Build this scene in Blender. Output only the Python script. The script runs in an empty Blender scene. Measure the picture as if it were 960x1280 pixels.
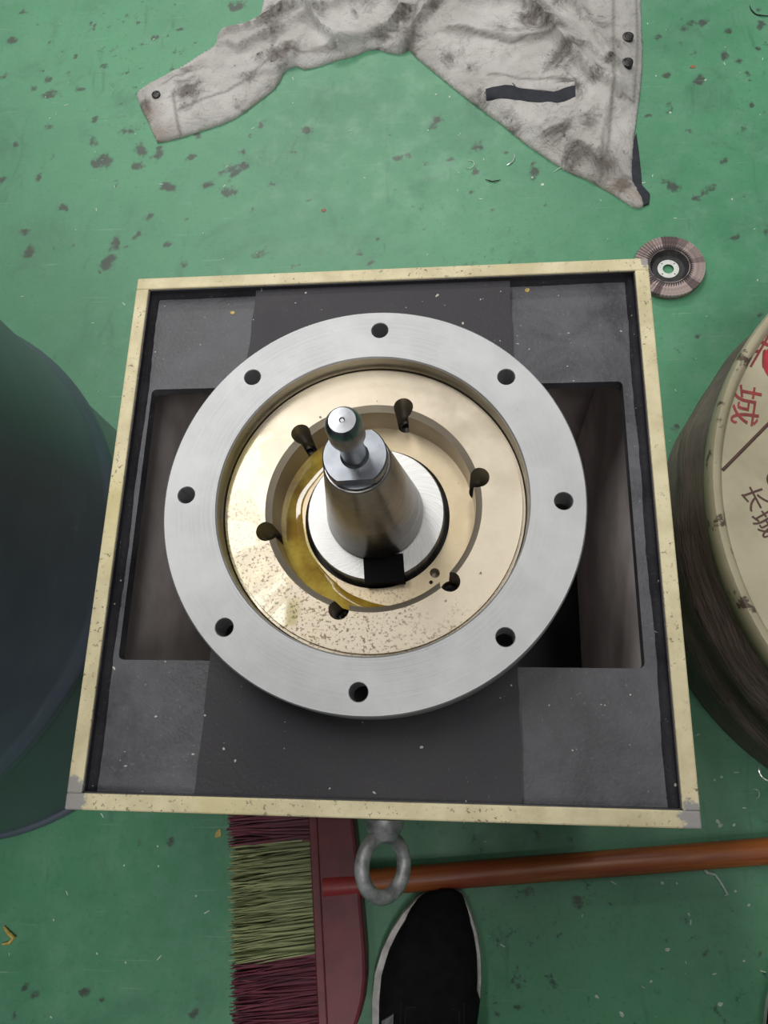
import bpy, bmesh, math, random
import numpy as np
from mathutils import Vector, Matrix, noise as mnoise
from mathutils.geometry import delaunay_2d_cdt

scene = bpy.context.scene
COL = scene.collection
R = math.radians
rnd = random.Random(7)

# ------------------------------------------------------------------ camera
# world: Z up, floor z = 0, X/Y along the sides of the stand; the camera is 1 m above the floor
F = 973.0
CX_ = np.array([0.9948, -0.0089, -0.1013]); CY_ = np.array([0.0226, -0.9520, 0.3054])
CY_ = CY_ / np.linalg.norm(CY_); CX_ = CX_ - CY_ * (CX_ @ CY_); CX_ /= np.linalg.norm(CX_)
CZ_ = np.cross(CX_, CY_)
if CZ_[2] > 0: CZ_ = -CZ_
cam_d = bpy.data.cameras.new('camera'); cam = bpy.data.objects.new('camera', cam_d); COL.objects.link(cam)
cam_d.sensor_fit = 'HORIZONTAL'; cam_d.sensor_width = 36.0; cam_d.lens = F / 960.0 * 36.0
cam_d.clip_start = 0.02; cam_d.clip_end = 100
_m = Matrix.Identity(4)
for i, ax in enumerate((CX_, CY_, CZ_)):
    _m[i][0] = ax[0]; _m[i][1] = -ax[1]; _m[i][2] = -ax[2]
_m[0][3] = 0; _m[1][3] = 0; _m[2][3] = 1.0
cam.matrix_world = _m
scene.camera = cam

def at(px, py, z=0.0):
    """point of the photograph lying at height z -> world x, y"""
    r = np.array([(px - 480) / F, (py - 640) / F, 1.0])
    d = np.array([r @ CX_, r @ CY_, r @ CZ_]); t = (1.0 - z) / (-d[2])
    return float(d[0] * t), float(d[1] * t)

# ------------------------------------------------------------------ world, lamps, exposure
scene.view_settings.view_transform = 'Standard'
scene.view_settings.look = 'None'
scene.view_settings.gamma = 1.0
scene.view_settings.use_curve_mapping = False
scene.view_settings.exposure = 0.0
w = bpy.data.worlds.new('workshop_air'); scene.world = w; w.use_nodes = True
w.node_tree.nodes['Background'].inputs[0].default_value = (0.95, 0.98, 1.0, 1)
w.node_tree.nodes['Background'].inputs[1].default_value = 0.125

def area(name, loc, sx, sy, power, col=(1, 0.98, 0.95), aim=None):
    d = bpy.data.lights.new(name, 'AREA'); d.shape = 'RECTANGLE'; d.size = sx; d.size_y = sy
    d.energy = power; d.color = col
    o = bpy.data.objects.new(name, d); COL.objects.link(o); o.location = loc
    v = Vector(aim if aim else (loc[0], loc[1], 0)) - Vector(loc)
    o.rotation_euler = v.to_track_quat('-Z', 'Y').to_euler()
    return o
area('ceiling_lamp_left_offscreen', (-1.10, 1.8, 3.6), 0.5, 2.4, 66)
area('ceiling_lamp_right_offscreen', (0.50, 0.7, 3.6), 0.5, 1.2, 16)
area('ceiling_lamp_back_offscreen', (-0.55, 4.4, 3.6), 2.4, 0.6, 95)
area('ceiling_lamp_far_left_offscreen', (-2.9, 3.9, 3.6), 0.5, 2.4, 30)
area('ceiling_lamp_front_offscreen', (0.30, -1.10, 3.6), 0.6, 0.9, 62)

# ------------------------------------------------------------------ mesh helpers
class MB:
    def __init__(s): s.v = []; s.f = []; s.m = []
    def add(s, vs, fs, mi=0):
        b = len(s.v); s.v += [tuple(v) for v in vs]
        for f in fs: s.f.append(tuple(b + i for i in f)); s.m.append(mi)
    def box(s, x0, x1, y0, y1, z0, z1, mi=0):
        s.add([(x0,y0,z0),(x1,y0,z0),(x1,y1,z0),(x0,y1,z0),(x0,y0,z1),(x1,y0,z1),(x1,y1,z1),(x0,y1,z1)],
              [(3,2,1,0),(4,5,6,7),(0,1,5,4),(1,2,6,5),(2,3,7,6),(3,0,4,7)], mi)
    def prism(s, poly, z0, z1, mi=0):
        n = len(poly)
        s.add([(x,y,z0) for x,y in poly] + [(x,y,z1) for x,y in poly],
              [tuple(range(n-1,-1,-1)), tuple(range(n,2*n))] + [(i,(i+1)%n,n+(i+1)%n,n+i) for i in range(n)], mi)
    def lathe(s, prof, n=64, c=(0,0), closed=False, mi=0):
        """prof: list of (r, z); faces outward when it runs bottom to top on the outside"""
        k = len(prof); vs = []
        for r, z in prof:
            for i in range(n):
                a = 2*math.pi*i/n; vs.append((c[0]+r*math.cos(a), c[1]+r*math.sin(a), z))
        fs = []
        for j in range(k if closed else k-1):
            j2 = (j+1) % k
            for i in range(n):
                i2 = (i+1) % n
                fs.append((j*n+i, j*n+i2, j2*n+i2, j2*n+i))
        if not closed:
            fs.append(tuple(range(n-1,-1,-1))); fs.append(tuple((k-1)*n+i for i in range(n)))
        s.add(vs, fs, mi)
    def tube(s, pts, r, n=8, closed=False, mi=0):
        pts = [Vector(p) for p in pts]; k = len(pts); vs = []
        up = Vector((0.13, 0.21, 0.97))
        for i, p in enumerate(pts):
            a = pts[(i-1) % k] if (closed or i > 0) else pts[i]
            b = pts[(i+1) % k] if (closed or i < k-1) else pts[i]
            t = (b-a).normalized(); x = up.cross(t)
            if x.length < 1e-4: x = Vector((1,0,0)).cross(t)
            x.normalize(); y = t.cross(x)
            rr = r[i] if isinstance(r, (list, tuple)) else r
            for q in range(n):
                an = 2*math.pi*q/n; vs.append(p + (x*math.cos(an)+y*math.sin(an))*rr)
        fs = []
        for i in range(k if closed else k-1):
            i2 = (i+1) % k
            for q in range(n):
                q2 = (q+1) % n; fs.append((i*n+q, i*n+q2, i2*n+q2, i2*n+q))
        if not closed:
            fs.append(tuple(range(n-1,-1,-1))); fs.append(tuple((k-1)*n+q for q in range(n)))
        s.add(vs, fs, mi)
    def mesh(s, name, mats, smooth=None):
        me = bpy.data.meshes.new(name); me.from_pydata(s.v, [], s.f)
        for m in (mats if isinstance(mats, (list, tuple)) else [mats]): me.materials.append(m)
        if any(s.m): me.polygons.foreach_set('material_index', s.m)
        bm = bmesh.new(); bm.from_mesh(me); bmesh.ops.recalc_face_normals(bm, faces=bm.faces); bm.to_mesh(me); bm.free()
        if smooth is not None: soft(me, smooth)
        return me
    def obj(s, name, mats, parent=None, smooth=None, bevel=0, loc=None, rot=None):
        return link(name, s.mesh(name, mats, smooth), parent, bevel, loc, rot)

def soft(me, ang):
    me.polygons.foreach_set('use_smooth', [True]*len(me.polygons)); me.set_sharp_from_angle(angle=R(ang)); me.update()

def link(name, me, parent=None, bevel=0, loc=None, rot=None):
    o = bpy.data.objects.new(name, me); COL.objects.link(o)
    if loc: o.location = loc
    if rot: o.rotation_euler = rot
    if parent: o.parent = parent
    if bevel:
        b = o.modifiers.new('bevel', 'BEVEL'); b.width = bevel; b.segments = 2; b.limit_method = 'ANGLE'; b.angle_limit = R(40)
    return o

def thing(name, label, cat, loc=(0,0,0), rz=0, group=None):
    o = bpy.data.objects.new(name, None); COL.objects.link(o); o.empty_display_size = 0.05
    o.location = loc; o.rotation_euler = (0,0,rz)
    return tag(o, label, cat, group)
def tag(o, label=None, cat=None, group=None, kind=None):
    if label: o['label'] = label
    if cat: o['category'] = cat
    if group: o['group'] = group
    if kind: o['kind'] = kind
    return o

def carve(o, cutters, smooth=30):
    """subtract cutter meshes (MB) from o, keep the result as o's own mesh"""
    tmp = []
    for c in cutters:
        co = bpy.data.objects.new('cutter', c.mesh('cutter', o.data.materials[0] if o.data.materials else None)); COL.objects.link(co)
        m = o.modifiers.new('cut', 'BOOLEAN'); m.operation = 'DIFFERENCE'; m.solver = 'EXACT'; m.object = co; tmp.append(co)
    bpy.context.view_layer.update()
    dg = bpy.context.evaluated_depsgraph_get()
    me = bpy.data.meshes.new_from_object(o.evaluated_get(dg))
    o.modifiers.clear(); o.data = me
    for co in tmp: bpy.data.objects.remove(co)
    soft(me, smooth)
    return o

# ------------------------------------------------------------------ material helpers
class NT:
    def __init__(s, name):
        s.mat = bpy.data.materials.new(name); s.mat.use_nodes = True
        s.t = s.mat.node_tree; s.b = s.t.nodes['Principled BSDF']; s.out = s.t.nodes['Material Output']
    def _in(s, n, k, v):
        if v is None: return
        if isinstance(v, bpy.types.NodeSocket): s.t.links.new(v, n.inputs[k])
        else:
            if isinstance(v, tuple) and len(v) == 3 and n.inputs[k].type == 'RGBA': v = (*v, 1)
            n.inputs[k].default_value = v
    def coord(s, which='Object'): return s.t.nodes.new('ShaderNodeTexCoord').outputs[which]
    def pos(s): return s.t.nodes.new('ShaderNodeNewGeometry').outputs['Position']
    def mapping(s, vec, scale=(1,1,1), loc=(0,0,0), rot=(0,0,0)):
        n = s.t.nodes.new('ShaderNodeMapping'); s._in(n,'Vector',vec)
        n.inputs['Scale'].default_value = scale; n.inputs['Location'].default_value = loc; n.inputs['Rotation'].default_value = rot
        return n.outputs[0]
    def noise(s, vec, scale=5, detail=3, rough=0.5, dist=0, out='Fac'):
        n = s.t.nodes.new('ShaderNodeTexNoise'); s._in(n,'Vector',vec); s._in(n,'Scale',scale); s._in(n,'Detail',detail)
        s._in(n,'Roughness',rough); s._in(n,'Distortion',dist); return n.outputs[out]
    def voro(s, vec, scale=5, out='Distance', feature='F1'):
        n = s.t.nodes.new('ShaderNodeTexVoronoi'); n.feature = feature; s._in(n,'Vector',vec); s._in(n,'Scale',scale); return n.outputs[out]
    def ramp(s, fac, a, b, lo=0.0, hi=1.0):
        n = s.t.nodes.new('ShaderNodeMapRange'); n.interpolation_type = 'SMOOTHSTEP'; s._in(n,'Value',fac)
        s._in(n,'From Min',a); s._in(n,'From Max',b); s._in(n,'To Min',lo); s._in(n,'To Max',hi); return n.outputs[0]
    def math(s, op, a, b=None):
        n = s.t.nodes.new('ShaderNodeMath'); n.operation = op; s._in(n,0,a); s._in(n,1,b); return n.outputs[0]
    def vmath(s, op, a, b=None, out=0):
        n = s.t.nodes.new('ShaderNodeVectorMath'); n.operation = op; s._in(n,0,a); s._in(n,1,b); return n.outputs[out]
    def mix(s, fac, a, b, mode='MIX'):
        n = s.t.nodes.new('ShaderNodeMix'); n.data_type = 'RGBA'; n.blend_type = mode
        s._in(n,0,fac); s._in(n,6,a); s._in(n,7,b); return n.outputs[2]
    def attr(s, name):
        n = s.t.nodes.new('ShaderNodeAttribute'); n.attribute_name = name; return n.outputs['Fac']
    def sep(s, vec):
        n = s.t.nodes.new('ShaderNodeSeparateXYZ'); s._in(n,0,vec); return n.outputs
    def comb(s, x=0, y=0, z=0):
        n = s.t.nodes.new('ShaderNodeCombineXYZ'); s._in(n,0,x); s._in(n,1,y); s._in(n,2,z); return n.outputs[0]
    def bump(s, h, strength=0.3, dist=0.001):
        n = s.t.nodes.new('ShaderNodeBump'); s._in(n,'Height',h); s._in(n,'Strength',strength); s._in(n,'Distance',dist)
        s.t.links.new(n.outputs[0], s.b.inputs['Normal'])
    def set(s, **k):
        names = dict(color='Base Color', rough='Roughness', metal='Metallic', spec='Specular IOR Level', coat='Coat Weight',
                     coat_rough='Coat Roughness', sheen='Sheen Weight', trans='Transmission Weight', ior='IOR', aniso='Anisotropic', alpha='Alpha')
        for a, v in k.items(): s._in(s.b, names[a], v)
        return s.mat

def painted(name, color, rough=0.5, var=0.25, scale=30, metal=0.0, bump=0.15, bscale=300, **kw):
    n = NT(name); p = n.coord()
    f = n.noise(p, scale, 4, 0.6)
    dark = tuple(c*(1-var) for c in color); lite = tuple(min(1, c*(1+var*0.6)) for c in color)
    n.set(color=n.mix(n.ramp(f, 0.3, 0.7), dark, lite), rough=rough, metal=metal, **kw)
    if bump: n.bump(n.noise(p, bscale, 3), bump, 0.0006)
    return n.mat

# --- floor paint
n = NT('green_floor_paint'); p = n.pos()
big = n.noise(p, 2.2, 4, 0.55); fine = n.noise(p, 22, 5, 0.65); grit = n.noise(p, 160, 3, 0.6)
base = n.mix(n.ramp(big, 0.32, 0.68), (0.066, 0.222, 0.120), (0.092, 0.290, 0.155))
base = n.mix(n.ramp(fine, 0.42, 0.75, 0, 0.55), base, (0.120, 0.285, 0.180))
base = n.mix(n.ramp(grit, 0.54, 0.76, 0, 0.42), base, (0.040, 0.130, 0.075))
mot = n.noise(p, 8, 7, 0.72, 0.7)
base = n.mix(n.ramp(mot, 0.50, 0.72, 0, 0.55), base, (0.052, 0.150, 0.092))
base = n.mix(n.ramp(n.noise(p, 12, 6, 0.7), 0.56, 0.75, 0, 0.45), base, (0.150, 0.310, 0.205))
streak = n.noise(n.mapping(p, (9, 2.2, 1), rot=(0,0,0.9)), 3.0, 5, 0.7, 1.2)
base = n.mix(n.ramp(streak, 0.58, 0.74, 0, 0.45), base, (0.038, 0.120, 0.072))
sm = n.noise(p, 46, 4, 0.7)
base = n.mix(n.ramp(n.math('MULTIPLY', sm, n.ramp(big, 0.3, 0.7, 0.75, 1.05)), 0.60, 0.68, 0, 0.75), base, (0.035, 0.065, 0.050))
fld = n.math('ADD', n.attr('stain'), n.math('MULTIPLY', n.math('SUBTRACT', n.noise(p, 75, 5, 0.65), 0.5), 1.5))
st = n.ramp(fld, 0.36, 0.70)
base = n.mix(n.math('MULTIPLY', st, 0.88), base, (0.050, 0.056, 0.050))
scr = n.noise(n.mapping(p, (1, 26, 1), rot=(0,0,0.5)), 9, 2, 0.5, 0.6)
base = n.mix(n.ramp(scr, 0.68, 0.78, 0, 0.30), base, (0.32, 0.45, 0.36))
n.set(color=base, rough=n.ramp(fine, 0.3, 0.7, 0.34, 0.52), spec=0.4)
n.bump(n.noise(p, 60, 4, 0.6), 0.12, 0.002)
M_FLOOR = n.mat

# --- cream rim paint, chipped and speckled, worn bare at two corners
def cream(name):
    n = NT(name); p = n.pos()
    c = n.mix(n.ramp(n.noise(p, 35, 4, 0.6), 0.3, 0.7), (0.48, 0.42, 0.255), (0.62, 0.555, 0.36))
    c = n.mix(n.ramp(n.noise(p, 9, 2), 0.55, 0.7, 0, 0.35), c, (0.58, 0.50, 0.20))
    chips = n.math('MULTIPLY', n.ramp(n.noise(p, 300, 3, 0.7), 0.585, 0.65), n.ramp(n.noise(p, 26, 4), 0.38, 0.60))
    c = n.mix(n.math('MULTIPLY', chips, 0.85), c, (0.10, 0.085, 0.06))
    worn = None
    for cx, cy, rr in ((-0.266, -0.029, 0.012), (0.142, -0.031, 0.010), (0.143, 0.377, 0.004)):
        d = n.math('ADD', n.vmath('DISTANCE', n.vmath('MULTIPLY', p, (1, 0.7, 0)), (cx, cy*0.7, 0), out='Value'), n.math('MULTIPLY', n.math('SUBTRACT', n.noise(p, 140, 3, 0.7), 0.5), 0.014))
        e = n.ramp(d, rr*0.75, rr, 1, 0)
        worn = e if worn is None else n.math('MAXIMUM', worn, e)
    c = n.mix(worn, c, (0.27, 0.26, 0.25))
    n.set(color=c, rough=0.5, spec=0.3); n.bump(n.noise(p, 220, 4, 0.6), 0.35, 0.001)
    return n.mat
M_CREAM = cream('cream_chipped_paint')

# --- black plate paint with dust
def blackp(name, a, b, rough=0.45, dust=0.25, bs=0.35):
    n = NT(name); p = n.pos()
    f = n.noise(p, 20, 7, 0.7, 0.4); g2 = n.noise(p, 420, 3, 0.7)
    c = n.mix(n.ramp(f, 0.3, 0.7), a, b)
    c = n.mix(n.ramp(g2, 0.62, 0.74, 0, dust), c, (0.35, 0.34, 0.33))
    sp = n.ramp(n.noise(p, 240, 1, 0.4), 0.765, 0.80)
    c = n.mix(n.math('MULTIPLY', sp, 0.7), c, (0.6, 0.58, 0.52))
    n.set(color=c, rough=n.ramp(f, 0.3, 0.7, rough-0.08, rough+0.1), spec=0.35)
    n.bump(n.noise(p, 330, 4, 0.65), bs, 0.0012)
    return n.mat
M_PLATE = blackp('dusty_black_plate_paint', (0.040, 0.041, 0.047), (0.092, 0.094, 0.104))
M_BAND = blackp('matt_black_band_paint', (0.024, 0.022, 0.026), (0.036, 0.034, 0.040), rough=0.6, dust=0.12)
M_WALLBLK = blackp('black_wall_paint', (0.018, 0.017, 0.020), (0.034, 0.033, 0.038), rough=0.4, dust=0.25)
M_PRIMER = painted('grey_pink_primer', (0.78, 0.71, 0.69), 0.75, 0.22, 14)
M_DARK = painted('black_base_paint', (0.030, 0.029, 0.031), 0.6, 0.2, 20)

# --- turned steel ring: fine concentric marks around the axis
AX, AY = -0.0634, 0.1715
def turned(name, lo, hi, rough, ringscale=900, spots=0.35, bstr=0.12, metal=1.0, wob=0.004):
    n = NT(name); p = n.pos()
    q = n.vmath('SUBTRACT', p, (AX, AY, 0)); q = n.vmath('MULTIPLY', q, (1, 1, 0))
    rad = n.vmath('LENGTH', q, out='Value')
    arc = n.noise(p, 14, 3, 0.6)
    rr = n.math('ADD', rad, n.math('MULTIPLY', arc, wob))
    ln = n.noise(n.comb(n.math('MULTIPLY', rr, ringscale), 0, 0), 1.0, 3, 0.7)
    pat = n.ramp(n.noise(p, 22, 4, 0.6), 0.35, 0.7)
    c = n.mix(n.math('MULTIPLY', n.ramp(ln, 0.3, 0.7), pat), lo, hi)
    c = n.mix(n.math('MULTIPLY', n.ramp(n.noise(p, 90, 5, 0.75), 0.64, 0.74), spots), c, tuple(x*0.35 for x in lo))
    n.set(color=c, rough=n.ramp(ln, 0.2, 0.8, rough-0.07, rough+0.09), metal=metal)
    n.bump(ln, bstr, 0.0006)
    return n.mat
M_STEEL = turned('turned_steel', (0.41, 0.415, 0.42), (0.53, 0.535, 0.54), 0.61)
M_STEELIN = turned('bore_steel_oily', (0.39, 0.36, 0.29), (0.50, 0.47, 0.39), 0.34)
n = NT('ground_face_steel'); p = n.pos(); q = n.vmath('SUBTRACT', p, (AX, AY, 0)); ss_ = n.sep(q)
an_ = n.math('ARCTAN2', ss_[1], ss_[0]); rd_ = n.vmath('LENGTH', n.vmath('MULTIPLY', q, (1, 1, 0)), out='Value')
sw = n.noise(n.comb(n.math('ADD', n.math('MULTIPLY', an_, 16), n.math('MULTIPLY', rd_, 320)), n.math('MULTIPLY', rd_, 30), 0), 1.6, 4, 0.7)
n.set(color=n.mix(n.ramp(sw, 0.3, 0.7), (0.36, 0.36, 0.355), (0.60, 0.60, 0.585)), rough=n.ramp(sw, 0.3, 0.7, 0.38, 0.55), metal=1.0); n.bump(sw, 0.15, 0.0006)
M_FACE = n.mat

# --- bronze with oil on the left side and dark specks toward the lower left
def bronze(name, lo, hi, oil=1.0):
    n = NT(name); p = n.pos(); q = n.vmath('SUBTRACT', p, (AX, AY, 0)); s = n.sep(q)
    f = n.noise(p, 28, 5, 0.6); c = n.mix(n.ramp(f, 0.3, 0.7), lo, hi)
    side = n.math('ADD', n.math('MULTIPLY', s[0], -6.5), n.math('MULTIPLY', n.math('SUBTRACT', n.noise(p, 16, 5, 0.6, 0.8), 0.5), 4.0))
    oily = n.math('MULTIPLY', n.ramp(side, 0.30, 0.85), oil)
    c = n.mix(n.math('MULTIPLY', oily, 0.62), c, (0.40, 0.33, 0.07))
    low = n.math('ADD', n.math('MULTIPLY', s[1], -7.0), n.math('MULTIPLY', s[0], -5.0))
    spk = n.math('MULTIPLY', n.ramp(n.noise(p, 520, 3, 0.6), 0.54, 0.62), n.ramp(n.math('ADD', low, n.math('MULTIPLY', n.noise(p, 40, 3), 0.8)), 0.55, 1.05))
    c = n.mix(n.math('MULTIPLY', spk, 0.8), c, (0.10, 0.065, 0.03))
    few = n.ramp(n.noise(p, 120, 2, 0.5), 0.74, 0.77)
    c = n.mix(n.math('MULTIPLY', few, 0.9), c, (0.05, 0.04, 0.03))
    n.set(color=c, metal=n.ramp(oily, 0, 1, 0.75, 0.35), rough=n.ramp(f, 0.3, 0.7, 0.36, 0.48), coat=n.ramp(oily, 0, 1, 0.05, 0.9), coat_rough=0.04)
    n.bump(n.noise(p, 180, 4, 0.6), 0.10, 0.0008)
    return n.mat
M_BRONZE = bronze('oiled_bronze', (0.375, 0.325, 0.25), (0.48, 0.425, 0.34))
M_LEDGE = bronze('oiled_bronze_ledge', (0.38, 0.31, 0.20), (0.49, 0.41, 0.29), 1.1)
M_CHAMFER = turned('turned_bronze_wall', (0.375, 0.325, 0.25), (0.48, 0.425, 0.34), 0.36, metal=0.75)
n = NT('amber_oil'); p = n.pos()
f = n.noise(p, 40, 4, 0.6)
n.set(color=n.mix(n.ramp(f, 0.35, 0.65), (0.24, 0.135, 0.010), (0.46, 0.34, 0.05)), rough=0.04, spec=0.6, coat=1.0, coat_rough=0.02)
M_OIL = n.mat
M_BLACK = NT('black_oxide').set(color=(0.003, 0.003, 0.0035), rough=0.75, spec=0.15)
M_HOLE = NT('black_screw_steel').set(color=(0.004, 0.004, 0.004), rough=0.12, spec=0.5)
n = NT('polished_shank_steel'); p = n.coord()
zz = n.noise(n.mapping(p, (8, 8, 420)), 1.0, 3, 0.6)
blot = n.noise(p, 45, 4, 0.6)
c = n.mix(n.ramp(blot, 0.35, 0.7), (0.34, 0.325, 0.315), (0.43, 0.415, 0.40))
n.set(color=c, metal=1.0, rough=n.ramp(zz, 0.3, 0.7, 0.27, 0.34))
M_SHANK = n.mat
M_STUD = painted('stud_steel', (0.27, 0.28, 0.295), 0.30, 0.25, 60, metal=1.0, bump=0.05)
M_STUDFL = painted('stud_flange_steel', (0.22, 0.235, 0.26), 0.33, 0.2, 60, metal=1.0, bump=0.05)
M_IRON = painted('grey_cast_iron', (0.30, 0.305, 0.31), 0.5, 0.5, 90, metal=0.45, bump=0.5, bscale=220)

# ------------------------------------------------------------------ floor
def axis(lo, hi, step, outer):
    return np.concatenate([[-outer], np.arange(lo, hi, step), [outer]])
gx = axis(-1.0, 1.0, 0.008, 6.0); gy = axis(-0.6, 1.7, 0.008, 6.0)
XX, YY = np.meshgrid(gx, gy, indexing='ij'); fld = np.zeros_like(XX)
STAINS = [(42,112,8),(62,118,10),(84,92,7),(100,112,8),(60,99,6),(117,177,10),(132,200,12),(126,206,10),(160,164,10),(176,188,12),(172,208,9),
 (199,191,10),(120,204,8),(291,213,15),(304,208,10),(280,216,8),(286,240,12),(212,233,10),(205,233,7),(259,231,8),(238,197,7),(247,170,7),(327,156,6),(384,163,8),
 (368,190,6),(325,315,12),(135,328,13),(144,304,9),(230,329,8),(145,231,7),(79,258,8),(170,295,6),(187,271,6),(300,7,10),(290,9,9),(117,35,6),
 (142,62,6),(225,36,5),(2,225,9),(5,95,7),(193,48,6),(450,316,7),(443,193,5),(36,315,9),(302,190,6),(546,150,11),(541,158,7),(597,183,12),(565,199,7),
 (532,205,5),(510,195,6),(595,213,8),(667,215,9),(497,198,7),(617,262,5),(868,31,11),(856,35,9),(878,30,9),(824,46,9),(910,39,8),(905,69,9),
 (870,67,8),(833,94,7),(873,101,9),(925,77,7),(933,92,6),(835,131,6),(837,139,7),(844,234,9),(838,232,7),(880,240,9),(890,234,8),(868,247,8),
 (932,245,6),(919,296,7),(957,290,9),(948,60,7),(952,30,8),(940,130,6),(215,1051,8),(175,1053,4),(220,1101,6),(45,1240,10),(34,1232,7),(112,1236,9),
 (104,1238,7),(128,1250,7),(240,1268,7),(258,1266,7),(20,1270,7),(725,1130,8),(718,1128,7),(60,160,6),(20,180,7),(90,305,7),(210,305,6),(15,50,7),
 (30,290,8),(465,330,6),(370,330,6),(345,20,5),(930,160,8),(905,200,9),(860,165,8),(640,1255,7),(650,1262,6),(735,520,0),(885,1192,6),(900,1193,5),
 (915,1194,4),(930,1194,4),(950,1195,4),(845,535,8),(948,12,6),(118,150,5),(66,196,6),(48,222,6),(95,70,5),(160,20,6),(170,30,4),(30,15,6)]
rs = random.Random(3)
for sx, sy, sr in STAINS:
    x, y = at(sx, sy); x2, _ = at(sx+max(sr, 1), sy); r = abs(x2-x)*1.0; am = rs.uniform(0.62, 1.0)
    a = rs.uniform(0, math.pi); e = rs.uniform(0.75, 1.35)
    dx = (XX-x)*math.cos(a)+(YY-y)*math.sin(a); dy = -(XX-x)*math.sin(a)+(YY-y)*math.cos(a)
    d2 = (dx/e)**2+(dy*e)**2
    fld = np.maximum(fld, am*np.exp(-d2/(r*r)*0.9))
for k in range(260):
    x, y = rs.uniform(-0.9, 0.9), rs.uniform(0.45, 1.5); r = rs.choice((0.003, 0.004, 0.005, 0.006, 0.008))
    fld = np.maximum(fld, rs.uniform(0.45, 0.9)*np.exp(-((XX-x)**2+(YY-y)**2)/(r*r)))
nx, ny = XX.shape
verts = np.stack([XX.ravel(), YY.ravel(), np.zeros(nx*ny)], 1)
idx = np.arange(nx*ny).reshape(nx, ny)
quads = np.stack([idx[:-1,:-1].ravel(), idx[1:,:-1].ravel(), idx[1:,1:].ravel(), idx[:-1,1:].ravel()], 1)
me = bpy.data.meshes.new('floor'); me.from_pydata(verts.tolist(), [], quads.tolist()); me.materials.append(M_FLOOR)
at_ = me.attributes.new('stain', 'FLOAT', 'POINT'); at_.data.foreach_set('value', fld.ravel().astype(np.float32))
tag(link('floor', me), 'green painted concrete workshop floor with dark oil stains', 'floor', kind='structure')

# ------------------------------------------------------------------ machine stand
ZR = 0.463; ZP = 0.451; ZB = 0.457
X0, X1, Y0, Y1 = -0.2696, 0.1458, -0.0356, 0.3807
TW = 0.0108
stand = thing('machine_stand', 'square cream-rimmed steel machine stand with recessed black top plate', 'machine stand', ((X0+X1)/2, (Y0+Y1)/2, 0))
SC = stand.location.copy()
def on_stand(o):
    o.parent = stand; o.matrix_parent_inverse = Matrix.Translation(-SC); return o
for nm, (a, b, c, d) in (('front', (X0, X1, Y0, Y0+TW)), ('back', (X0, X1, Y1-TW, Y1)), ('left', (X0, X0+TW, Y0+TW-0.0002, Y1-TW+0.0002)), ('right', (X1-TW, X1, Y0+TW-0.0002, Y1-TW+0.0002))):
    mb = MB(); mb.box(a, b, c, d, ZR-0.014, ZR); on_stand(mb.obj('rim_bar', M_CREAM, bevel=0.0011))
    g = 0.0006
    mb = MB(); mb.box(a+g, b-g, c+g, d-g, 0.06, ZR-0.0138)
    o = mb.obj('side_panel', [M_CREAM, M_PRIMER]); on_stand(o)
    cen = Vector(((X0+X1)/2, (Y0+Y1)/2, 0))
    for pl in o.data.polygons:
        inward = (cen - pl.center); inward.z = 0
        if abs(pl.normal.z) < 0.5 and pl.normal.dot(inward.normalized()) > 0.6: pl.material_index = 1
xi0, xi1, yi0, yi1 = X0+TW, X1-TW, Y0+TW, Y1-TW
# thin black liner strip inside the rim above the plate
for (a, b, c, d) in ((xi0-0.0003, xi1+0.0003, yi0-0.0004, yi0+0.0009), (xi0-0.0003, xi1+0.0003, yi1-0.0009, yi1+0.0004), (xi0-0.0004, xi0+0.0009, yi0, yi1), (xi1-0.0009, xi1+0.0004, yi0, yi1)):
    mb = MB(); mb.box(a, b, c, d, ZP-0.012, ZR-0.0016); on_stand(mb.obj('inner_lip', M_WALLBLK))
for (pa, pb, inw, wd) in (((xi0, yi0), (xi0, yi1), (1, 0), 0.0052), ((xi1, yi0), (xi1, yi1), (-1, 0), 0.0060), ((xi0, yi1), (xi1, yi1), (0, -1), 0.0030)):
    mb = MB(); vs = []; kk = 60
    for i in range(kk+1):
        t = i/kk; x = pa[0]+(pb[0]-pa[0])*t; y = pa[1]+(pb[1]-pa[1])*t; ww = wd*(1+0.10*math.sin(i*0.31)+rnd.uniform(-0.06, 0.06))
        vs += [(x+inw[0]*0.0006, y+inw[1]*0.0006, ZP-0.001), (x+inw[0]*0.0006, y+inw[1]*0.0006, ZP+0.006), (x+inw[0]*ww*0.5, y+inw[1]*ww*0.5, ZP+0.0022), (x+inw[0]*ww, y+inw[1]*ww, ZP+0.0002), (x+inw[0]*ww, y+inw[1]*ww, ZP-0.001)]
    fs = [(5*i+j, 5*i+(j+1) % 5, 5*i+5+(j+1) % 5, 5*i+5+j) for i in range(kk) for j in range(5)] + [(0, 1, 2, 3, 4), tuple(5*kk+q for q in range(5))]
    mb.add(vs, fs); on_stand(mb.obj('weld_fillet', M_WALLBLK, smooth=60))
# top plate with two rectangular openings
mb = MB(); mb.box(xi0+0.0002, xi1-0.0002, yi0+0.0002, yi1-0.0002, ZP-0.010, ZP)
plate = mb.obj('top_plate', M_PLATE); on_stand(plate)
def rrect(x0, x1, y0, y1, r, n=5):
    pts = []
    for cx, cy, a0 in ((x1-r, y1-r, 0), (x0+r, y1-r, 90), (x0+r, y0+r, 180), (x1-r, y0+r, 270)):
        for i in range(n+1):
            a = R(a0+90*i/n); pts.append((cx+r*math.cos(a), cy+r*math.sin(a)))
    return pts
c1 = MB(); c1.prism(rrect(-0.2503, -0.175, 0.0662, 0.2832, 0.004), ZP-0.03, ZP+0.03)
c2 = MB(); c2.prism(rrect(0.030, 0.1215, 0.0640, 0.2800, 0.004), ZP-0.03, ZP+0.03)
carve(plate, [c1, c2])
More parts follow.
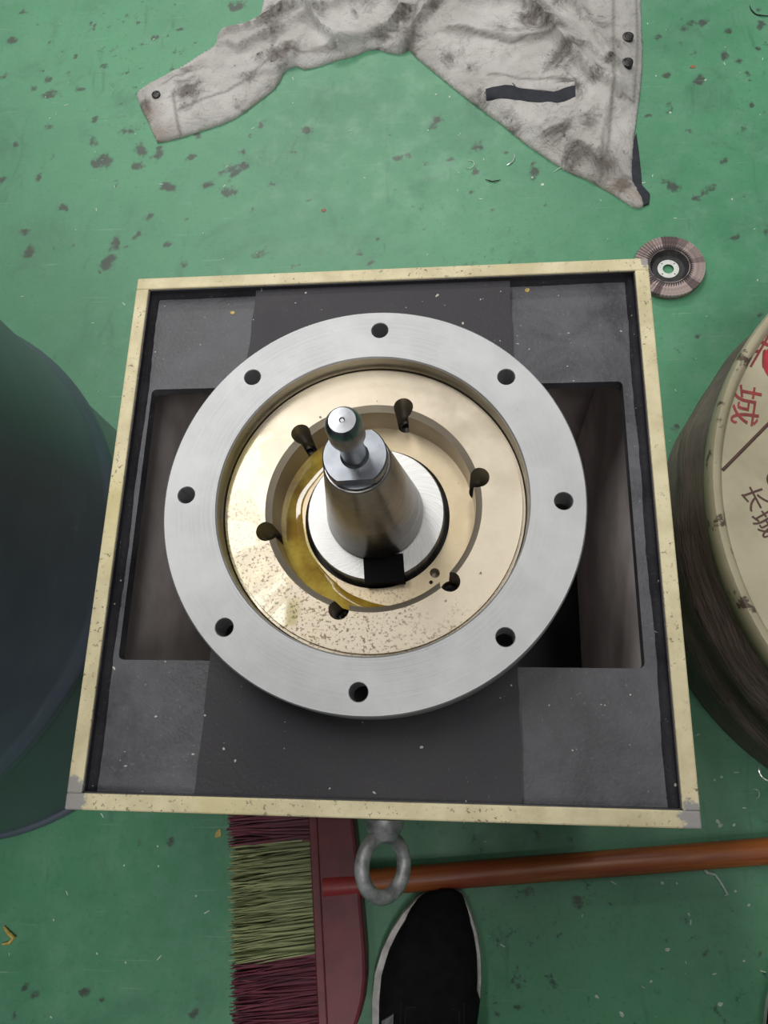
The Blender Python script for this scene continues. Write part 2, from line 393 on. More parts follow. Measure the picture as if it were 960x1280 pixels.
# raised middle band with slightly ragged edges
def ragged(xa, ya, xb, yb, n=40, amp=0.0006):
    return [(xa+(xb-xa)*i/n+rnd.uniform(-amp, amp), ya+(yb-ya)*i/n) for i in range(n+1)]
poly = ragged(-0.1828, yi0+0.0009, -0.1690, yi1-0.0009) + ragged(0.0388, yi1-0.0009, 0.0358, yi0+0.0009)
mb = MB(); mb.prism(poly[::-1], ZP-0.002, ZB)
band = mb.obj('middle_band', M_BAND); on_stand(band)
c3 = MB(); c3.lathe([(0.095, ZP-0.02), (0.095, ZB+0.02)], 64, (AX, AY))
carve(band, [c3]); 
c4 = MB(); c4.lathe([(0.095, ZP-0.03), (0.095, ZB+0.02)], 64, (AX, AY)); carve(plate, [c4])
# recessed plinth and bottom
mb = MB(); mb.box(X0+0.075, X1-0.02, Y0+0.080, Y1-0.02, 0.0, 0.064); on_stand(mb.obj('plinth', M_DARK))
mb = MB(); mb.box(X0+0.002, X1-0.002, Y0+0.002, Y1-0.002, 0.058, 0.066); on_stand(mb.obj('bottom_plate', M_DARK))
# lifting eye screwed in the front panel
ex, ez = -0.0582, 0.405
eye = MB(); eye.tube([(ex, Y0+0.002, ez), (ex, Y0-0.003, ez), (ex, Y0-0.0035, ez), (ex, Y0-0.0085, ez), (ex, Y0-0.0125, ez), (ex, Y0-0.0175, ez)], [0.0115, 0.0115, 0.0145, 0.0140, 0.0115, 0.0085], 20)
eo = eye.obj('lifting_eye', M_IRON, smooth=45); on_stand(eo); eo['label'] = 'grey iron lifting eye bolt'
ring = MB(); pts = []
tilt = R(-43); rc = 0.0192; cy = Y0-0.0345
for i in range(48):
    a = 2*math.pi*i/48; lx = rc*0.97*math.cos(a); ly = rc*1.04*math.sin(a)
    pts.append((ex+lx*math.cos(tilt), cy+ly, ez+lx*math.sin(tilt)))
ring.tube(pts, 0.0052, 14, closed=True)
ro = ring.obj('eye_ring', M_IRON, smooth=60); ro.parent = eo

# ------------------------------------------------------------------ spindle ring assembly
sp = thing('spindle_housing', 'round steel flange with eight bolt holes around an oily bronze ring', 'spindle', (AX, AY, ZB))
SP = Matrix.Translation(-Vector((AX, AY, ZB)))
def on_sp(o, par=None):
    o.parent = par or sp; o.matrix_parent_inverse = SP; return o
ZF = 0.500
mb = MB(); mb.lathe([(0.1075, ZF-0.024), (0.1444, ZF-0.024), (0.1455, ZF-0.0230), (0.1455, ZF-0.0010), (0.1446, ZF), (0.1085, ZF), (0.1075, ZF-0.001)], 160, (AX, AY), closed=True)
fl = mb.obj('outer_flange', M_STEEL); on_sp(fl)
cut = []
for k in range(8):
    a = R(89.0-45*k-0.6); c = MB(); cx, cy_ = AX+0.130*math.cos(a), AY+0.130*math.sin(a)
    c.lathe([(0.0060, ZF-0.05), (0.0060, ZF-0.0006), (0.0066, ZF+0.0002), (0.0066, ZF+0.03)], 28, (cx, cy_)); cut.append(c)
carve(fl, cut)
mb = MB(); mb.lathe([(0.1077, ZB-0.0005), (0.121, ZB-0.0005), (0.121, ZF-0.0235), (0.1077, ZF-0.0235)], 96, (AX, AY), closed=True)
on_sp(mb.obj('hub', M_DARK, smooth=30))
mb = MB(); mb.lathe([(0.1062, 0.440), (0.1082, 0.440), (0.1082, ZF-0.002), (0.1074, ZF-0.0008)], 128, (AX, AY), closed=True)
on_sp(mb.obj('bore_sleeve', M_STEELIN, smooth=30))
# bronze ring: outer flat, chamfer, wall, lower ledge
ZT, ZL = 0.486, 0.4555
prof = [(0.0535, 0.436), (0.1063, 0.436), (0.1063, ZT-0.0030), (0.1045, ZT-0.0030), (0.1040, ZT), (0.0765, ZT), (0.0722, ZT-0.0035), (0.0715, ZL), (0.0535, ZL)]
mb = MB(); mb.lathe(prof, 160, (AX, AY), closed=True)
br = mb.obj('bronze_ring', [M_BRONZE, M_CHAMFER, M_LEDGE]); on_sp(br)
for pl in br.data.polygons:
    c = pl.center; r = math.hypot(c.x-AX, c.y-AY)
    if r < 0.0718: pl.material_index = 2
    elif r < 0.0763: pl.material_index = 1
cut = []
HOLES = [R(74.4+60*k) for k in range(6)]
for a in HOLES:
    c = MB(); c.lathe([(0.0071, 0.440), (0.0071, 0.53)], 28, (AX+0.0772*math.cos(a), AY+0.0772*math.sin(a))); cut.append(c)
for a, r0, rr in ((R(-44.6), 0.0600, 0.0036), (R(-50.7), 0.0632, 0.0014), (R(135.2), 0.0640, 0.0036)):
    c = MB(); c.lathe([(rr, 0.440), (rr, 0.50)], 18, (AX+r0*math.cos(a), AY+r0*math.sin(a))); cut.append(c)
carve(br, cut, 28)
for a in HOLES:     # socket screw sunk in each hole
    mb = MB(); hx, hy = AX+0.0772*math.cos(a), AY+0.0772*math.sin(a)
    mb.lathe([(0.0062, 0.4395), (0.0062, 0.4485), (0.0056, 0.4495), (0.0034, 0.4495), (0.0030, 0.4455)], 18, (hx, hy))
    on_sp(mb.obj('socket_screw', M_HOLE, smooth=35))
# oil lying on the ledge, deepest at the left
mb = MB(); nn = 90; vs = []; fs = []
for i in range(nn+1):
    a = R(105 + 185*i/nn); t = i/nn
    wv = 0.0008*math.sin(i*0.16)+0.0005*math.sin(i*0.33+1)
    wi = max(0.0004, (0.0163+wv)*min(1, (t+0.03)/0.12)*min(1, (1.03-t)/0.30))
    ro_, ri_ = 0.0717, 0.0717-wi
    for r, z in ((ro_, ZL+0.0009), (ro_*0.8+ri_*0.2, ZL+0.0008), (ri_*0.9+ro_*0.1, ZL+0.0007), (ri_, ZL-0.0001)):
        vs.append((AX+r*math.cos(a), AY+r*math.sin(a), z))
for i in range(nn):
    for j in range(3):
        fs.append((i*4+j, i*4+j+1, (i+1)*4+j+1, (i+1)*4+j))
mb.add(vs, fs); oil = mb.obj('oil_pool', M_OIL, smooth=60); on_sp(oil); oil['label'] = 'yellow-brown pool of lubricating oil'
# black drive key
mb = MB(); mb.box(-0.0142, 0.0142, -0.0098, 0.0098, 0.4400, 0.4672)
k = mb.obj('drive_key', M_BLACK, loc=(-0.0562-AX, 0.1300-AY, -ZB), rot=(0, 0, R(4.7))); k.parent = sp
# dark bore floor
mb = MB(); mb.lathe([(0.0545, 0.425), (0.0545, 0.4372)], 64, (AX, AY)); on_sp(mb.obj('bore_floor', M_DARK))

# ------------------------------------------------------------------ tool holder standing in the spindle
th = thing('tool_holder', 'conical steel tool holder with pull stud standing in the bronze ring', 'tool holder', (AX, AY, 0.437))
TH = Matrix.Translation(-Vector((AX, AY, 0.437)))
def on_th(o, par=None):
    o.parent = par or th; o.matrix_parent_inverse = TH; return o
mb = MB(); mb.lathe([(0.0485, 0.437), (0.050, 0.4385), (0.050, 0.4650), (0.0492, 0.466)], 128, (AX, AY))
fo = mb.obj('holder_flange', M_FACE, smooth=30); on_th(fo)
cc = MB(); cc.box(-0.0143, 0.0143, -0.03, 0.0099, 0.43, 0.50)
rot = Matrix.Translation((-0.0562, 0.1300, 0)) @ Matrix.Rotation(R(4.7), 4, 'Z'); cc.v = [tuple(rot @ Vector(v)) for v in cc.v]
carve(fo, [cc])
mb = MB(); mb.lathe([(0.0335, -0.0005), (0.0335, 0.002), (0.0349, 0.0026), (0.0349, 0.0034), (0.0207, 0.1012), (0.0200, 0.1018)], 96)
on_th_local = mb.obj('taper_shank', M_SHANK, th, smooth=25, loc=(0, 0, 0.029))
zs = 0.1306      # taper end above th origin
mb = MB(); mb.lathe([(0.0178, zs-0.001), (0.0178, zs+0.0024), (0.0194, zs+0.0026), (0.0194, zs+0.0095), (0.0187, zs+0.0102)], 72)
sf = mb.obj('pull_stud_flange', M_STUDFL); sf.parent = th
cA = MB(); cA.box(-0.05, 0.05, -0.05, -0.0155, zs+0.0025, zs+0.05); cB = MB(); cB.box(-0.05, 0.05, 0.0155, 0.05, zs+0.0025, zs+0.05)
rz = Matrix.Rotation(R(3), 4, 'Z')
for c in (cA, cB): c.v = [tuple(rz @ Vector(v) + Vector((AX, AY, 0.437))) for v in c.v]
bpy.context.view_layer.update()
carve(sf, [cA, cB], 25)
ps = MB(); z0 = zs+0.0095
ps.lathe([(0.0090, z0-0.001), (0.0086, z0+0.0008), (0.0074, z0+0.0022), (0.0072, z0+0.024), (0.0078, z0+0.0265), (0.0100, z0+0.0300), (0.01035, z0+0.0310), (0.01035, z0+0.0440), (0.0099, z0+0.0462), (0.0078, z0+0.0500), (0.0074, z0+0.0503), (0.0016, z0+0.0505), (0.0010, z0+0.0500)], 56)
ps.obj('pull_stud', M_STUD, th, smooth=28)

# ------------------------------------------------------------------ steel drum, full height
n = NT('blue_grey_drum_paint'); p = n.coord()
f = n.noise(p, 5, 5, 0.6); sc = n.noise(n.mapping(p, (3, 3, 30)), 5, 4, 0.7)
c = n.mix(n.ramp(f, 0.3, 0.7), (0.058, 0.076, 0.104), (0.090, 0.112, 0.140))
c = n.mix(n.ramp(sc, 0.56, 0.75, 0, 0.35), c, (0.12, 0.15, 0.16))
c = n.mix(n.ramp(n.noise(p, 60, 4, 0.7), 0.68, 0.78, 0, 0.4), c, (0.18, 0.2, 0.2))
n.set(color=c, rough=n.ramp(f, 0.3, 0.7, 0.32, 0.44), spec=0.45); n.bump(n.noise(p, 8, 3), 0.15, 0.01)
M_DRUM = n.mat
dr = thing('steel_drum', 'tall dark blue-grey steel drum with rolling hoops beside the stand', 'drum', (-0.633, 0.184, 0))
Rd = 0.286
def hoop(z): return [(Rd, z-0.022), (Rd+0.002, z-0.016), (Rd+0.0065, z-0.006), (Rd+0.0075, z), (Rd+0.0065, z+0.006), (Rd+0.002, z+0.016), (Rd, z+0.022)]
mb = MB(); mb.lathe([(Rd-0.010, 0.012), (Rd-0.002, 0.016), (Rd, 0.026)] + hoop(0.285) + hoop(0.580) + [(Rd, 0.850), (Rd-0.003, 0.862)], 128)
mb.obj('drum_body', M_DRUM, dr, smooth=40)
def chime(z): 
    pts = []
    for i in range(10):
        a = 2*math.pi*i/10; pts.append((Rd+0.001+0.0055*math.cos(a), z+0.0095*math.sin(a)))
    return pts
for z, nm in ((0.0095, 'bottom_chime'), (0.866, 'top_chime')):
    mb = MB(); mb.lathe(chime(z), 128, closed=True); mb.obj(nm, M_DRUM, dr, smooth=60)
mb = MB(); mb.lathe([(Rd-0.002, 0.846), (Rd-0.002, 0.854)], 96); mb.obj('drum_lid', M_DRUM, dr)
for bx, by, br_ in ((0.2, 0.0, 0.032), (-0.21, 0.0, 0.018)):
    mb = MB(); mb.lathe([(br_, 0.853), (br_, 0.862), (br_*0.8, 0.865), (br_*0.5, 0.865), (br_*0.4, 0.860)], 24, (bx, by)); mb.obj('bung', M_STUD, dr, smooth=35)

# ------------------------------------------------------------------ low drum with lettered cream lid
n = NT('rusty_brown_drum'); p = n.coord(); s = n.sep(p)
f = n.noise(n.mapping(p, (3, 3, 1.2)), 4, 5, 0.65, 0.8); sc = n.noise(p, 26, 5, 0.7)
c = n.mix(n.ramp(f, 0.3, 0.7), (0.115, 0.084, 0.075), (0.185, 0.138, 0.122))
c = n.mix(n.ramp(sc, 0.5, 0.75, 0, 0.5), c, (0.045, 0.022, 0.015))
c = n.mix(n.ramp(n.noise(p, 12, 4, 0.7), 0.6, 0.75, 0, 0.4), c, (0.20, 0.165, 0.145))
n.set(color=c, rough=0.55, spec=0.3); n.bump(n.noise(n.mapping(p, (2, 2, 9)), 7, 4, 0.6), 0.5, 0.01)
M_RUST = n.mat
def lidmat(name, dirt):
    n = NT(name); p = n.coord()
    f = n.noise(p, 9, 5, 0.6)
    c = n.mix(n.ramp(f, 0.3, 0.7), (0.27, 0.245, 0.16), (0.38, 0.345, 0.24))
    c = n.mix(n.ramp(n.noise(p, 5, 5, 0.7, 0.6), 0.52, 0.72, 0, 0.65), c, (0.20, 0.16, 0.10))
    c = n.mix(n.ramp(n.noise(p, 38, 4, 0.7), dirt, dirt+0.07, 0, 0.9), c, (0.05, 0.035, 0.025))
    n.set(color=c, rough=0.5); n.bump(n.noise(p, 90, 4, 0.6), 0.2, 0.001)
    return n.mat
M_LID = lidmat('cream_lid_paint', 0.74); M_CHIME = lidmat('chipped_cream_chime', 0.57)
M_RED = painted('dark_red_print', (0.20, 0.022, 0.022), 0.55, 0.35, 60)
M_REDL = painted('bright_red_print', (0.36, 0.018, 0.030), 0.5, 0.2, 60)
M_BROWNP = painted('dark_brown_print', (0.060, 0.022, 0.016), 0.55, 0.3, 60)
PC = (0.529, 0.236); PR = 0.300; PZ = 0.291
pl_ = thing('cut_drum', 'low brown rusty drum with red lettering on its cream lid', 'drum', (PC[0], PC[1], 0))
prof = [(0.287, 0.0), (0.294, 0.004), (0.296, 0.020), (0.299, 0.05), (0.304, 0.095), (0.309, 0.112), (0.305, 0.130), (0.300, 0.155), (0.3045, 0.175), (0.308, 0.190), (0.304, 0.205), (0.298, 0.235), (0.2955, 0.268)]
mb = MB(); mb.lathe(prof, 128)
me = mb.mesh('drum_body', M_RUST)
for v in me.vertices:      # dented side
    a = math.atan2(v.co.y, v.co.x); d = 0.006*mnoise.noise(Vector((math.cos(a)*4, math.sin(a)*4, v.co.z*16)))
    r = math.hypot(v.co.x, v.co.y)
    if 0.03 < v.co.z < 0.24: v.co.x *= (r+d)/r; v.co.y *= (r+d)/r
soft(me, 50); link('drum_body', me, pl_)
mb = MB(); mb.lathe([(0.2955, 0.258), (0.298, 0.260), (0.300, 0.272), (0.300, 0.287), (0.2975, 0.291), (0.2930, 0.291), (0.2905, 0.289), (0.2880, 0.284), (0.2860, 0.280), (0.2860, 0.258)], 144, closed=True)
mb.obj('chime', M_CHIME, pl_, smooth=50)
mb = MB(); mb.lathe([(0.2885, 0.255), (0.2885, 0.2825)], 128); mb.obj('lid', M_LID, pl_)
ZLID = 0.2826
def text(body, px, py, size, rot_deg, mat, name='lettering', bold=0.0, sy=0.6):
    cu = bpy.data.curves.new(name, 'FONT'); cu.body = body; cu.size = size; cu.align_x = 'CENTER'; cu.align_y = 'CENTER'; cu.extrude = 0.0003; cu.offset = bold
    o = bpy.data.objects.new('tmp', cu); COL.objects.link(o); bpy.context.view_layer.update()
    me = bpy.data.meshes.new_from_object(o.evaluated_get(bpy.context.evaluated_depsgraph_get())); bpy.data.objects.remove(o); bpy.data.curves.remove(cu)
    me.materials.clear(); me.materials.append(mat)
    x, y = at(px, py, ZLID)
    for v in me.vertices: v.co.y *= sy
    return link(name, me, pl_, loc=(x-PC[0], y-PC[1], ZLID+0.0002), rot=(0, 0, R(rot_deg)))
text('\u957f', 946, 437, 0.046, -122, M_RED); text('\u57ce', 930, 506, 0.046, -104, M_RED)
text('\u957f', 941, 623, 0.025, -70, M_BROWNP, sy=0.9); text('\u57ce', 955, 655, 0.025, -60, M_BROWNP, sy=0.9)
xa, ya = at(903, 588, ZLID); xb, yb = at(975, 515, ZLID)
mb = MB(); mb.tube([(xa-PC[0], ya-PC[1], ZLID), (xb-PC[0], yb-PC[1], ZLID)], 0.0016, 6); mb.obj('printed_line', M_BROWNP, pl_)
xa, ya = at(988, 455, ZLID); mb = MB(); mb.lathe([(0.026, ZLID-0.001), (0.026, ZLID+0.0004)], 40, (xa-PC[0], ya-PC[1])); mb.obj('printed_disc', M_REDL, pl_)
xa, ya = at(972, 600, ZLID); mb = MB(); mb.lathe([(0.010, ZLID-0.001), (0.010, ZLID+0.0004)], 24, (xa-PC[0], ya-PC[1])); mb.obj('printed_disc', M_BROWNP, pl_)

# ------------------------------------------------------------------ broom
M_BR_CAP = painted('maroon_plastic', (0.165, 0.026, 0.034), 0.42, 0.25, 25)
M_BR_SOCK = painted('red_plastic', (0.32, 0.030, 0.035), 0.38, 0.2, 25)
n = NT('orange_wood_handle'); p = n.coord(); f = n.noise(n.mapping(p, (3, 60, 60)), 2.5, 5, 0.65, 0.6)
c = n.mix(n.ramp(f, 0.3, 0.7), (0.25, 0.062, 0.020), (0.42, 0.135, 0.035)); c = n.mix(n.ramp(n.noise(p, 9, 2), 0.5, 0.7, 0, 0.6), c, (0.28, 0.045, 0.025))
n.set(color=c, rough=0.4); M_WOOD = n.mat
hx, hy = at(400, 1107, 0.02)
BA = math.atan2(0.0467, 0.4435)
bro = thing('broom', 'broom with maroon head, red and green bristles and orange wooden handle', 'broom', (hx, hy, 0), BA)
# local frame: +x along the handle, y across the head; origin where bristles meet the head
L0, L1 = -0.155, 0.150
prof = [(0.0, L0), (0.0, L1), (0.022, L1), (0.036, L1-0.020), (0.0435, L1-0.050), (0.0465, L1-0.085), (0.0490, 0.012), (0.0490, -0.012), (0.0500, L0+0.085), (0.0485, L0+0.060), (0.0440, L0+0.038), (0.037, L0+0.020), (0.030, L0+0.009), (0.020, L0)]
mb = MB(); mb.prism(prof[::-1], 0.004, 0.036); mb.obj('head', M_BR_CAP, bro, bevel=0.004)
mb = MB(); mb.box(-0.006, 0.004, L0, L1, 0.002, 0.040); mb.obj('head_ridge', M_BR_CAP, bro, bevel=0.0015)
mb = MB(); mb.tube([(0.006, 0, 0.024), (0.025, 0, 0.024), (0.054, 0, 0.022)], [0.0155, 0.0155, 0.0165], 20); mb.obj('socket', M_BR_SOCK, bro, smooth=40)
mb = MB(); mb.tube([(0.035, 0, 0.022), (0.2, 0, 0.021), (0.4, 0, 0.019), (0.60, 0, 0.0165)], 0.0142, 20); mb.obj('handle', M_WOOD, bro, smooth=40)
def bristle_mat(name, lo, hi):
    n = NT(name); p = n.coord(); f = n.noise(n.mapping(p, (7, 330, 330)), 1.0, 3, 0.6)
    return n.set(color=n.mix(n.ramp(f, 0.35, 0.65), lo, hi), rough=0.45)
M_RB = bristle_mat('dark_red_bristle', (0.055, 0.010, 0.020), (0.200, 0.045, 0.070))
M_GB = bristle_mat('green_bristle', (0.085, 0.110, 0.035), (0.380, 0.420, 0.200))
def bristles(y0, y1, mat, nt, shift, ln=0.104):
    mb = MB(); nr = 3
    for i in range(nt):
        ty = y0 + (y1-y0)*(i+0.5)/nt; tuft_y = ty
        if ty > 0.145: continue
        for j in range(nr):
            bz = 0.010+0.012*j; 
            for s_ in range(7):
                yy = tuft_y + rnd.gauss(0, 0.0016); zz = bz + rnd.gauss(0, 0.0012)
                l = ln + rnd.uniform(-0.006, 0.003); sp_ = rnd.gauss(0, 0.0050)
                ye = yy + shift + sp_; ze = max(0.002, 0.003+0.013*j + rnd.uniform(-0.003, 0.004))
                ym = yy + shift*0.4 + sp_*0.35
                mb.tube([(0.0, yy, zz), (-l*0.5, ym, (zz+ze)/2+0.002), (-l, ye, ze)], [0.0012, 0.0011, 0.0007], 3)
    o = mb.obj('bristles', mat, bro); o['kind'] = 'stuff'; return o
bristles(0.050, 0.143, M_RB, 18, 0.000)
bristles(-0.066, 0.050, M_GB, 22, -0.007)
bristles(-0.152, -0.066, M_RB, 17, -0.007)

# ------------------------------------------------------------------ shoes
M_UPPER = painted('black_suede', (0.0085, 0.0085, 0.0105), 0.9, 0.3, 60, bump=0.4, bscale=700, spec=0.15)
M_SOLE = painted('scuffed_white_rubber', (0.60, 0.58, 0.56), 0.6, 0.35, 45)
M_TAB = painted('grey_print', (0.20, 0.20, 0.21), 0.7, 0.2, 60)
M_SEAM = painted('dark_stitch', (0.0015, 0.0015, 0.0018), 0.8, 0.1, 60, bump=0)
M_INSOLE = painted('dark_lining', (0.02, 0.02, 0.022), 0.9, 0.2, 60)
def outline(sc=1.0):
    # (y along the shoe from the toe, left x, right x)
    o = at(541, 1108, 0.014); rows = []
    for py, l, r in ((1108, 549, 569), (1112, 535, 577), (1120, 521, 582), (1137, 505, 590), (1160, 490, 597), (1185, 478, 601), (1215, 469, 602), (1245, 466, 600), (1280, 466, 595)):
        a = at(l, py, 0.014); b = at(r, py, 0.014); rows.append(((a[1]+b[1])/2-o[1], a[0]-o[0], b[0]-o[0]))
    rows[0] = (0.0, rows[0][1], rows[0][2])
    rows += [(-0.190, -0.060, 0.040), (-0.220, -0.052, 0.034), (-0.250, -0.045, 0.030), (-0.268, -0.036, 0.022), (-0.278, -0.022, 0.010), (-0.281, -0.010, -0.002)]
    return rows
def shoe(label, loc, rz, mirror=1, ins=(0.0085, 0.0042)):
    t = thing('shoe', label, 'shoe', loc, rz)
    def edge(y): return min(1.0, max(0.0, (-y-0.003)/0.030))*max(0.3, min(1.0, (0.30+y)/0.12))
    rows = outline()
    L = [(mirror*a, y) for y, a, b in rows]; Rr = [(mirror*b, y) for y, a, b in rows]
    poly = L + Rr[::-1]
    mb = MB(); nP = len(poly)
    rings = []
    for z, k in ((0.0, 0.965), (0.006, 1.0), (0.020, 1.0), (0.027, 0.985)):
        rings += [(x*k, (y+0.14)*k-0.14, z) for x, y in poly]
    fs = [tuple(range(nP-1, -1, -1)), tuple(range(3*nP, 4*nP))]
    for r_ in range(3):
        for i in range(nP): fs.append((r_*nP+i, r_*nP+(i+1) % nP, (r_+1)*nP+(i+1) % nP, (r_+1)*nP+i))
    mb.add(rings, fs); mb.obj('sole', M_SOLE, t, smooth=50)
    # upper: cross sections over the outline, domed, rising towards the ankle
    def inter(y, k):
        ys = [-r[0] for r in rows]; return float(np.interp(-y, ys, [r[k] for r in rows]))
    def top(y): return float(np.interp(-y, [0, 0.02, 0.06, 0.11, 0.15, 0.19, 0.22, 0.28], [0.036, 0.047, 0.056, 0.066, 0.082, 0.100, 0.085, 0.078]))
    nx_, ns = 44, 20; vs = []; fs = []
    for i in range(nx_+1):
        y = 0.0015 - 0.277*(0.5-0.5*math.cos(math.pi*i/nx_)) 
        a = inter(y, 1)+ins[0]*edge(y); b = inter(y, 2)-ins[1]*edge(y)*(1.0 if y > -0.10 else 0.0)
        if a > b: a = b = (a+b)/2
        tz = top(y) if i not in (0, nx_) else 0.028
        if i == 1: tz = 0.040
        for j in range(ns+1):
            th_ = math.pi*j/ns; cx_ = (a+b)/2; hw = (b-a)/2
            ex_ = 0.72
            xx = cx_ - hw*math.copysign(abs(math.cos(th_))**ex_, math.cos(th_)); zz = 0.022+(tz-0.022)*abs(math.sin(th_))**0.8
            vs.append((mirror*xx, y, zz))
    for i in range(nx_):
        for j in range(ns):
            y = vs[i*(ns+1)][1]; 
            if y < -0.185 and 5 <= j < ns-5 and i < nx_-6: continue      # ankle opening
            fs.append((i*(ns+1)+j, i*(ns+1)+j+1, (i+1)*(ns+1)+j+1, (i+1)*(ns+1)+j))
    mb = MB(); mb.add(vs, fs); up = mb.obj('upper', M_UPPER, t, smooth=60)
    sd = up.modifiers.new('thick', 'SOLIDIFY'); sd.thickness = 0.003; sd.offset = -1
    mb = MB(); mb.prism([(x*0.86, (y+0.14)*0.9-0.14) for x, y in poly], 0.026, 0.031); mb.obj('insole', M_INSOLE, t)
    def surf(x, y):
        a = inter(y, 1)+ins[0]*edge(y); b = inter(y, 2)-ins[1]*edge(y)*(1.0 if y > -0.10 else 0.0); u = max(-0.98, min(0.98, ((x-(a+b)/2)/((b-a)/2))))
        c_ = abs(u)**(1/0.72); s_ = math.sqrt(1-c_*c_); return 0.022+(top(y)-0.022)*s_**0.8
    # stitched tab on the vamp
    def strip(name, pts, r, mat): 
        m_ = MB(); m_.tube([(mirror*x, y, surf(x, y)+0.0002) for x, y in pts], r, 6); return m_.obj(name, mat, t)
    rr = rrect(-0.026, 0.030, -0.128, -0.108, 0.004); rr.append(rr[0]); strip('stitching', rr, 0.0009, M_SEAM)
    arc = [(-0.030+0.064*i/14, -0.136-0.010*(1-((i-7)/7)**2)*-0.6) for i in range(15)]; strip('stitching', arc, 0.0010, M_SEAM)
    strip('stitching', [(-0.031, -0.103-0.004*i) for i in range(10)], 0.0008, M_SEAM); strip('stitching', [(0.035, -0.103-0.004*i) for i in range(10)], 0.0008, M_SEAM)
    # pale side flash
    fl_ = [(-0.0520, -0.125), (-0.047, -0.121), (-0.0385, -0.115), (-0.0385, -0.123), (-0.042, -0.131), (-0.047, -0.137), (-0.0520, -0.140)]
    m_ = MB(); k_ = len(fl_)
    m_.add([(mirror*x, y, surf(x, y)+0.0045) for x, y in fl_] + [(mirror*x, y, surf(x, y)-0.002) for x, y in fl_], [tuple(range(k_))] + [(i, (i+1) % k_, k_+(i+1) % k_, k_+i) for i in range(k_)])
    m_.obj('side_flash', M_TAB, t)
    return t
sx, sy = at(541, 1108, 0.012)
shoe('black suede shoe with white sole edge, its toe under the broom handle', (sx, sy-0.001, 0), 0)
sx, sy = at(1032, 1188, 0.012)
shoe('black shoe standing apart from the broom, near the low brown drum', (sx, sy, 0), R(-12), -1, (0.0085, -0.003))

# ------------------------------------------------------------------ the person who stands in the shoes and takes the picture
M_TROUSER = painted('dark_work_trousers', (0.030, 0.034, 0.045), 0.9, 0.3, 30, bump=0.4, bscale=120)
M_SHIRT = painted('grey_work_shirt', (0.060, 0.065, 0.075), 0.9, 0.25, 30, bump=0.4, bscale=120)
M_SKIN = painted('skin', (0.45, 0.28, 0.20), 0.55, 0.12, 40)
M_HAIR = painted('black_hair', (0.010, 0.009, 0.008), 0.6, 0.4, 150, bump=0.6, bscale=250)
M_PHONE = painted('black_phone_glass', (0.010, 0.010, 0.012), 0.15, 0.1, 30, bump=0)
pe = thing('person', 'person in dark trousers and grey shirt standing over the black shoes', 'person', (0.17, -0.45, 0))
V = []; E_ = []; RD = []
def nd(p, r, par=None):
    V.append(p); RD.append(r if isinstance(r, tuple) else (r, r))
    if par is not None: E_.append((par, len(V)-1))
    return len(V)-1
def chain(par, pts):
    for p_, r_ in pts: par = nd(p_, r_, par)
    return par
pel = nd((0.17, -0.50, 0.94), (0.155, 0.105))
ch = chain(pel, [((0.17, -0.50, 1.06), (0.150, 0.105)), ((0.17, -0.485, 1.20), (0.165, 0.112)), ((0.17, -0.465, 1.34), (0.165, 0.110))])
nk = chain(ch, [((0.17, -0.445, 1.44), (0.075, 0.065)), ((0.17, -0.425, 1.50), (0.056, 0.056)), ((0.17, -0.400, 1.57), (0.072, 0.085)), ((0.17, -0.385, 1.64), (0.078, 0.098)), ((0.17, -0.385, 1.70), (0.062, 0.075))])
for sgn, kx, ky, axx, ay in ((-1, 0.005, -0.40, -0.050, -0.368), (1, 0.345, -0.44, 0.357, -0.415)):
    chain(pel, [((0.17+sgn*0.095, -0.50, 0.86), 0.098), ((0.17*0.5+kx*0.5+sgn*0.05, -0.46, 0.68), 0.082), ((kx, ky, 0.49), 0.064), ((kx*0.5+axx*0.5, ky*0.5+ay*0.5-0.02, 0.30), 0.066), ((axx, ay, 0.125), 0.058), ((axx, ay, 0.085), 0.056)])
HANDS = []
for sgn, wx in ((-1, -0.085), (1, 0.085)):
    sh = chain(ch, [((0.17+sgn*0.185, -0.455, 1.39), 0.066), ((0.17+sgn*0.235, -0.455, 1.26), 0.054), ((0.17+sgn*0.235, -0.43, 1.12), 0.047)])
    wr = chain(sh, [(((0.17+sgn*0.235)*0.5+wx*0.5, -0.28, 1.055), 0.042), ((wx, -0.125, 1.015), 0.029)])
    pm = chain(wr, [((wx*0.92, -0.085, 1.012), (0.030, 0.020)), ((wx*0.80, -0.045, 1.014), (0.036, 0.016))])
    for k, (dy, ln) in enumerate(((0.026, 0.066), (0.008, 0.074), (-0.010, 0.070), (-0.026, 0.056))):
        y0 = -0.045+dy; s1 = -sgn
        chain(pm, [((wx*0.74, y0, 1.016), 0.0095), ((wx*0.74+s1*ln*0.42, y0+0.004, 1.028), 0.0085), ((wx*0.74+s1*ln*0.78, y0+0.006, 1.029), 0.0078), ((wx*0.74+s1*ln, y0+0.006, 1.026), 0.0065)])
    chain(wr, [((wx*0.80, -0.095, 1.004), 0.013), ((wx*0.66, -0.070, 1.005), 0.0105), ((wx*0.50, -0.052, 1.006), 0.0085)])
me = bpy.data.meshes.new('body'); me.from_pydata(V, E_, [])
bo = bpy.data.objects.new('body', me); COL.objects.link(bo)
sk = bo.modifiers.new('skin', 'SKIN'); sk.use_smooth_shade = True; sk.branch_smoothing = 0.4
for i_, v_ in enumerate(me.skin_vertices[0].data):
    v_.radius = RD[i_]; v_.use_root = (i_ == 0)
sb = bo.modifiers.new('sub', 'SUBSURF'); sb.levels = 2; sb.render_levels = 2
bpy.context.view_layer.update()
me2 = bpy.data.meshes.new_from_object(bo.evaluated_get(bpy.context.evaluated_depsgraph_get()))
bo.modifiers.clear(); bo.data = me2
